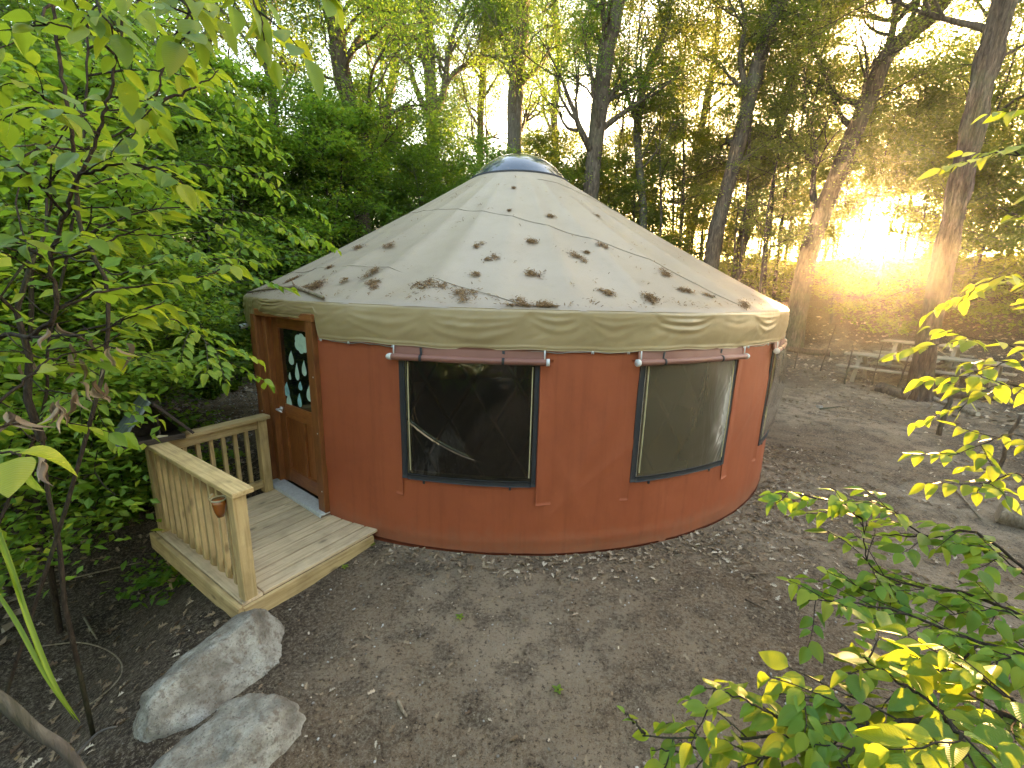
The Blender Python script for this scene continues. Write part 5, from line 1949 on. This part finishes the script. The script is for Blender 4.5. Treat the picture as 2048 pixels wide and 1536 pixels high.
log('log', (1995, 1040), (2110, 1075), .12, 'pale cut log lying at the right edge of the clearing')
log('log', (1756, 782), (1815, 800), .13, 'mossy log lying left of the foot of the largest oak', 'stakewood')
log('log', (1870, 792), (2000, 800), .16, 'fallen trunk lying right of the largest oak', 'stakewood')
log('log', (1868, 800), (1955, 832), .05, 'thin fallen pole lying right of the largest oak', 'log')
log('log', (1560, 700), (1660, 712), .10, 'dark log at the foot of the slope below the sun', 'stakewood')


def stick(pts_, r, label, mat='log', lift=.01, z=None):
    Q = []
    for p in pts_:
        g_ = on_ground(*p)
        Q.append(g_ + np.array([0, 0, r * .8 + lift]))
    Q = catmull(np.array(Q), 6)
    if lift < .03:
        Q[:, 2] = np.maximum(Q[:, 2], terrain(Q[:, 0], Q[:, 1]) + r * .5)
    b = Builder()
    b.tube(Q, np.linspace(r, r * .6, len(Q)), 8)
    props(obj('stick', b.mesh('stick'), M[mat]), label, 'stick')


stick([(797, 1406), (805, 1425), (814, 1438)], .011, 'short pale stick on the bare earth in front of the yurt')
stick([(20, 1182), (110, 1170), (200, 1150), (300, 1126)], .010, 'long thin pale stick in the hollow left of the porch', 'log', .03)
stick([(85, 1297), (160, 1290), (215, 1305), (245, 1335), (230, 1375), (160, 1432)], .006, 'curved hooked twig on the ground left of the boulders', 'log', .02)
stick([(170, 1240), (182, 1262), (195, 1283)], .010, 'short pale twig standing out in the hollow below the porch', 'log', .02)
stick([(835, 1280), (850, 1270)], .006, 'tiny brown stick on the bare earth', 'stakewood')
stick([(1490, 1202), (1530, 1222)], .008, 'dark thin stick between yurt and right shrub', 'stakewood')
stick([(1500, 1150), (1540, 1148)], .005, 'pale thin twig between yurt and right shrub')
stick([(1900, 970), (1935, 1010), (1960, 1040)], .014, 'pale forked stick lying near the cut log')
stick([(1545, 1395), (1720, 1415)], .006, 'dark twig under the lower right shrub', 'stakewood')
stick([(1640, 820), (1680, 815)], .018, 'dark stick beside the pale stone on the path', 'stakewood')

# thick limb crossing the lower left corner
b = Builder()
Q = catmull([at(-120, 1330, 1.9), at(0, 1400, 1.85), at(70, 1460, 1.85), at(130, 1500, 1.85), at(170, 1560, 1.85), at(190, 1640, 1.85)], 6)
b.tube(Q, np.linspace(.018, .014, len(Q)), 12)
b.tube(catmull([Q[20], Q[20] + np.array([.05, .05, .05]), Q[20] + np.array([.12, .05, .08])], 5), np.linspace(.007, .003, 11), 7)
props(obj('fallen_limb', b.mesh('fallen_limb'), M['bark2']), 'thick grey brown limb slanting across the lower left corner', 'limb')
# dark stems in the hollow
for (pts_, lab) in (([(130, 1230, 2.9), (118, 1090, 2.9), (95, 980, 2.9), (85, 880, 2.9)], 'dark leaning stem in the hollow left of the porch'),):
    Q = catmull([at(*p) for p in pts_], 6)
    Q[0][2] = min(Q[0][2], th(Q[0][0], Q[0][1]) - .05)
    b = Builder()
    b.tube(Q, np.linspace(.011, .008, len(Q)), 9)
    rt_ = empty('dark_stem', Q[0], lab, 'stem', 'dark stems in the hollow')
    obj('trunk', b.mesh('trunk'), M['stem'], rt_)
    b = Builder()
    an_ = []
    limb(b, an_, Q[-1], np.array([.1, .3, .9]), 1.2, .018, 1, 3, TALL, np.random.default_rng(5))
    obj('limbs', b.mesh('limbs'), M['stem'], rt_)
    obj('crown', foliage(an_, 5, .1, .08, np.random.default_rng(6), .6).mesh('crown', False), M['leaf_mid'], rt_)

# pale stone on the path, tiny seedlings
P = on_ground(1638, 815)
boulder('stone', P + np.array([0, 0, .02]), (.08, .06, .05), .3, 31, 'small pale stone on the path beside a dark stick', ((0, 0, 1, .6, .8),))
for px, py, lab in ((690, 1137, 'single green seedling at the side of the porch floor'), (920, 1238, 'tiny lobed green seedling in the middle of the bare earth'), (1116, 1384, 'tiny bright seedling on the bare earth near the bottom'), (745, 1092, 'small green weed at the corner between porch and yurt')):
    P = on_ground(px, py)
    s_ = Plant('seedling', P, lab, 'seedling', px)
    for k in range(5):
        a = k * 2.5
        s_.leaf(P + np.array([0, 0, .012]), unit(np.array([math.cos(a), math.sin(a), .35])), np.array([0, 0, 1.0]), .03 + .01 * (k % 2))
    s_.finish()

# ------------------------------------------------------------------ litter on the ground
def oak_leaf(lobes=3, seed=0):
    r2 = np.random.default_rng(seed)
    side = [(0.0, .02)]
    for k in range(lobes):
        t = .12 + .78 * k / lobes
        side += [(t + .10, .16 + .16 * math.sin(math.pi * (k + .7) / lobes) + r2.uniform(-.03, .03)), (t + .20, .08)]
    side += [(1.0, .03)]
    V = []
    for t, w in side:
        V += [(-w, t, .06 * w * 10 * r2.uniform(.3, 1.6) - .1 * (t - .5) ** 2), (0, t, -.1 * (t - .5) ** 2 * r2.uniform(.5, 2)), (w, t, .06 * w * 10 * r2.uniform(.3, 1.6))]
    V = np.array(V) - np.array([0, .5, 0])
    F = []
    for i in range(len(side) - 1):
        a = i * 3
        F += [(a, a + 1, a + 4, a + 3), (a + 1, a + 2, a + 5, a + 4)]
    return V, np.array(F)


OAK = [oak_leaf(3, 1), oak_leaf(4, 2), oak_leaf(2, 3)]
CHIP = (np.array([[-.3, -.5, 0], [.25, -.45, .08], [.35, .4, 0], [-.2, .5, .1]]), np.array([[0, 1, 2, 3]]))


def lay(b, tv, P2, size, tilt=.3):
    n = len(P2)
    z = terrain(P2[:, 0], P2[:, 1])
    P = np.c_[P2, z + .004 + rng.random(n) * .012]
    a = rng.uniform(0, 2 * np.pi, n)
    e = .15
    gx_ = (terrain(P2[:, 0] + e, P2[:, 1]) - terrain(P2[:, 0] - e, P2[:, 1])) / (2 * e)
    gy_ = (terrain(P2[:, 0], P2[:, 1] + e) - terrain(P2[:, 0], P2[:, 1] - e)) / (2 * e)
    N = np.stack([-gx_ + rng.normal(0, tilt, n), -gy_ + rng.normal(0, tilt, n), np.ones(n)], -1)
    D = np.stack([np.cos(a), np.sin(a), np.zeros(n)], -1)
    N /= np.linalg.norm(N, axis=1)[:, None]
    D = D - (D * N).sum(1)[:, None] * N
    scatter(b, tv[0], tv[1], P, frames(D, N), rng.uniform(size[0], size[1], n), np.clip(rng.normal(.5, .3, n), 0, 1))


def ok(P2, margin=.03):
    rho = np.hypot(P2[:, 0], P2[:, 1] - YC)
    q = P2 - PN[:2]
    a_, b_ = q @ E1[:2], q @ E2[:2]
    deck = (a_ > -.05) & (a_ < 1.66) & (b_ > -.03) & (b_ < 1.4)
    return (rho > RW + margin) & ~deck


b = Builder()
# drift along the foot of the canvas
for (n, t0, t1, w) in ((200, -24, 5, .14), (300, 5, 30, .2), (1300, 25, 80, .55), (400, -80, -50, .5)):
    T = rng.uniform(t0, t1, n)
    r = RW + .03 + np.abs(rng.normal(0, w, n))
    P2 = cyl(T, r, 0)[:, :2]
    for k in range(3):
        lay(b, OAK[k], P2[k::3][ok(P2[k::3])], (.03, .07), .35)
# trodden pad: few leaves, many chips
P2 = np.c_[rng.uniform(-2.2, 4.5, 420), rng.uniform(.9, 5.5, 420)]
P2 = P2[ok(P2)]
for k in range(3): lay(b, OAK[k], P2[k::3], (.025, .06), .25)
P2 = np.c_[rng.uniform(-2.6, 7, 6500), rng.uniform(.9, 9, 6500)]
P2 = P2[ok(P2)]
lay(b, CHIP, P2, (.007, .022), .5)
# right side and the path to the tables
P2 = np.c_[rng.uniform(2.8, 13, 9000), rng.uniform(1.5, 14, 9000)]
dens = .35 + .5 * vnoise(P2[:, 0] * .8, P2[:, 1] * .8) + .35 * smooth((P2[:, 0] - 6.0) / 3)
P2 = P2[ok(P2) & (rng.random(len(P2)) < dens)]
for k in range(3): lay(b, OAK[k], P2[k::3], (.04, .09), .35)
# hollow on the left
P2 = np.c_[rng.uniform(-6.5, -1.9, 2600), rng.uniform(.9, 7.5, 2600)]
P2 = P2[ok(P2) & (rng.random(2600) < .45 + .5 * vnoise(P2[:, 0], P2[:, 1]) + .3 * smooth((P2[:, 1] - 3.5) / 1.5))]
for k in range(3): lay(b, OAK[k], P2[k::3], (.04, .085), .4)
props(obj('leaf_litter', b.mesh('leaf_litter', False), M['litter']), 'dry pale oak leaves and chips strewn over the earth', 'leaf litter', None, 'stuff')
b = Builder()
rr_ = rng.uniform(6, 30, 60000)
aa = rng.uniform(-2.4, 2.4, 60000)
P2 = np.c_[rr_ * np.sin(aa), YC + rr_ * np.cos(aa)]
P2 = P2[(P2[:, 1] > 1) & (vnoise(P2[:, 0] * .5, P2[:, 1] * .5) + rng.random(len(P2)) > .1)]
# keep the trodden path on the right clear of the thick cover
clear = (P2[:, 0] > 3) & (np.hypot(P2[:, 0], P2[:, 1] - YC) < 9.5)
P2 = P2[~clear]
lay(b, CHIP, P2, (.07, .15), .4)
props(obj('forest_litter', b.mesh('forest_litter', False), M['litter']), 'brown leaf cover on the wooded slopes', 'leaf litter', None, 'stuff')
# pebbles
ico = bmesh.new()
bmesh.ops.create_icosphere(ico, subdivisions=1, radius=.5)
IV = np.array([v.co[:] for v in ico.verts]) * np.array([1, .8, .55])
IF = np.array([[v.index for v in f.verts] for f in ico.faces])
ico.free()
b = Builder()
P2 = np.c_[rng.uniform(-2, 5, 1300), rng.uniform(.9, 5.5, 1300)]
P2 = P2[ok(P2)]
lay(b, (IV, IF), P2, (.005, .022), .3)
P2 = np.c_[rng.uniform(-6.6, -4, 1500), rng.uniform(6, 10, 1500)]
P2 = P2[ok(P2)]
lay(b, (IV, IF), P2, (.02, .05), .3)
props(obj('pebbles', b.mesh('pebbles', False), M['pebble']), 'small pale pebbles and grit scattered on the earth', 'pebbles', None, 'stuff')

# ------------------------------------------------------------------ evening haze
hb = Builder()
hb.box((0, 0, 14.0), (352, 352, 40))
t = NT('evening_haze')
pv = t.n('ShaderNodeVolumePrincipled', Density=0.0008, Anisotropy=0.86, Color=(1.0, 0.95, 0.88))
t.t.links.new(pv.outputs[0], t.out.inputs['Volume'])
props(obj('haze', hb.mesh('haze', False), t.m), 'thin warm evening haze in the woods', 'haze', None, 'stuff')
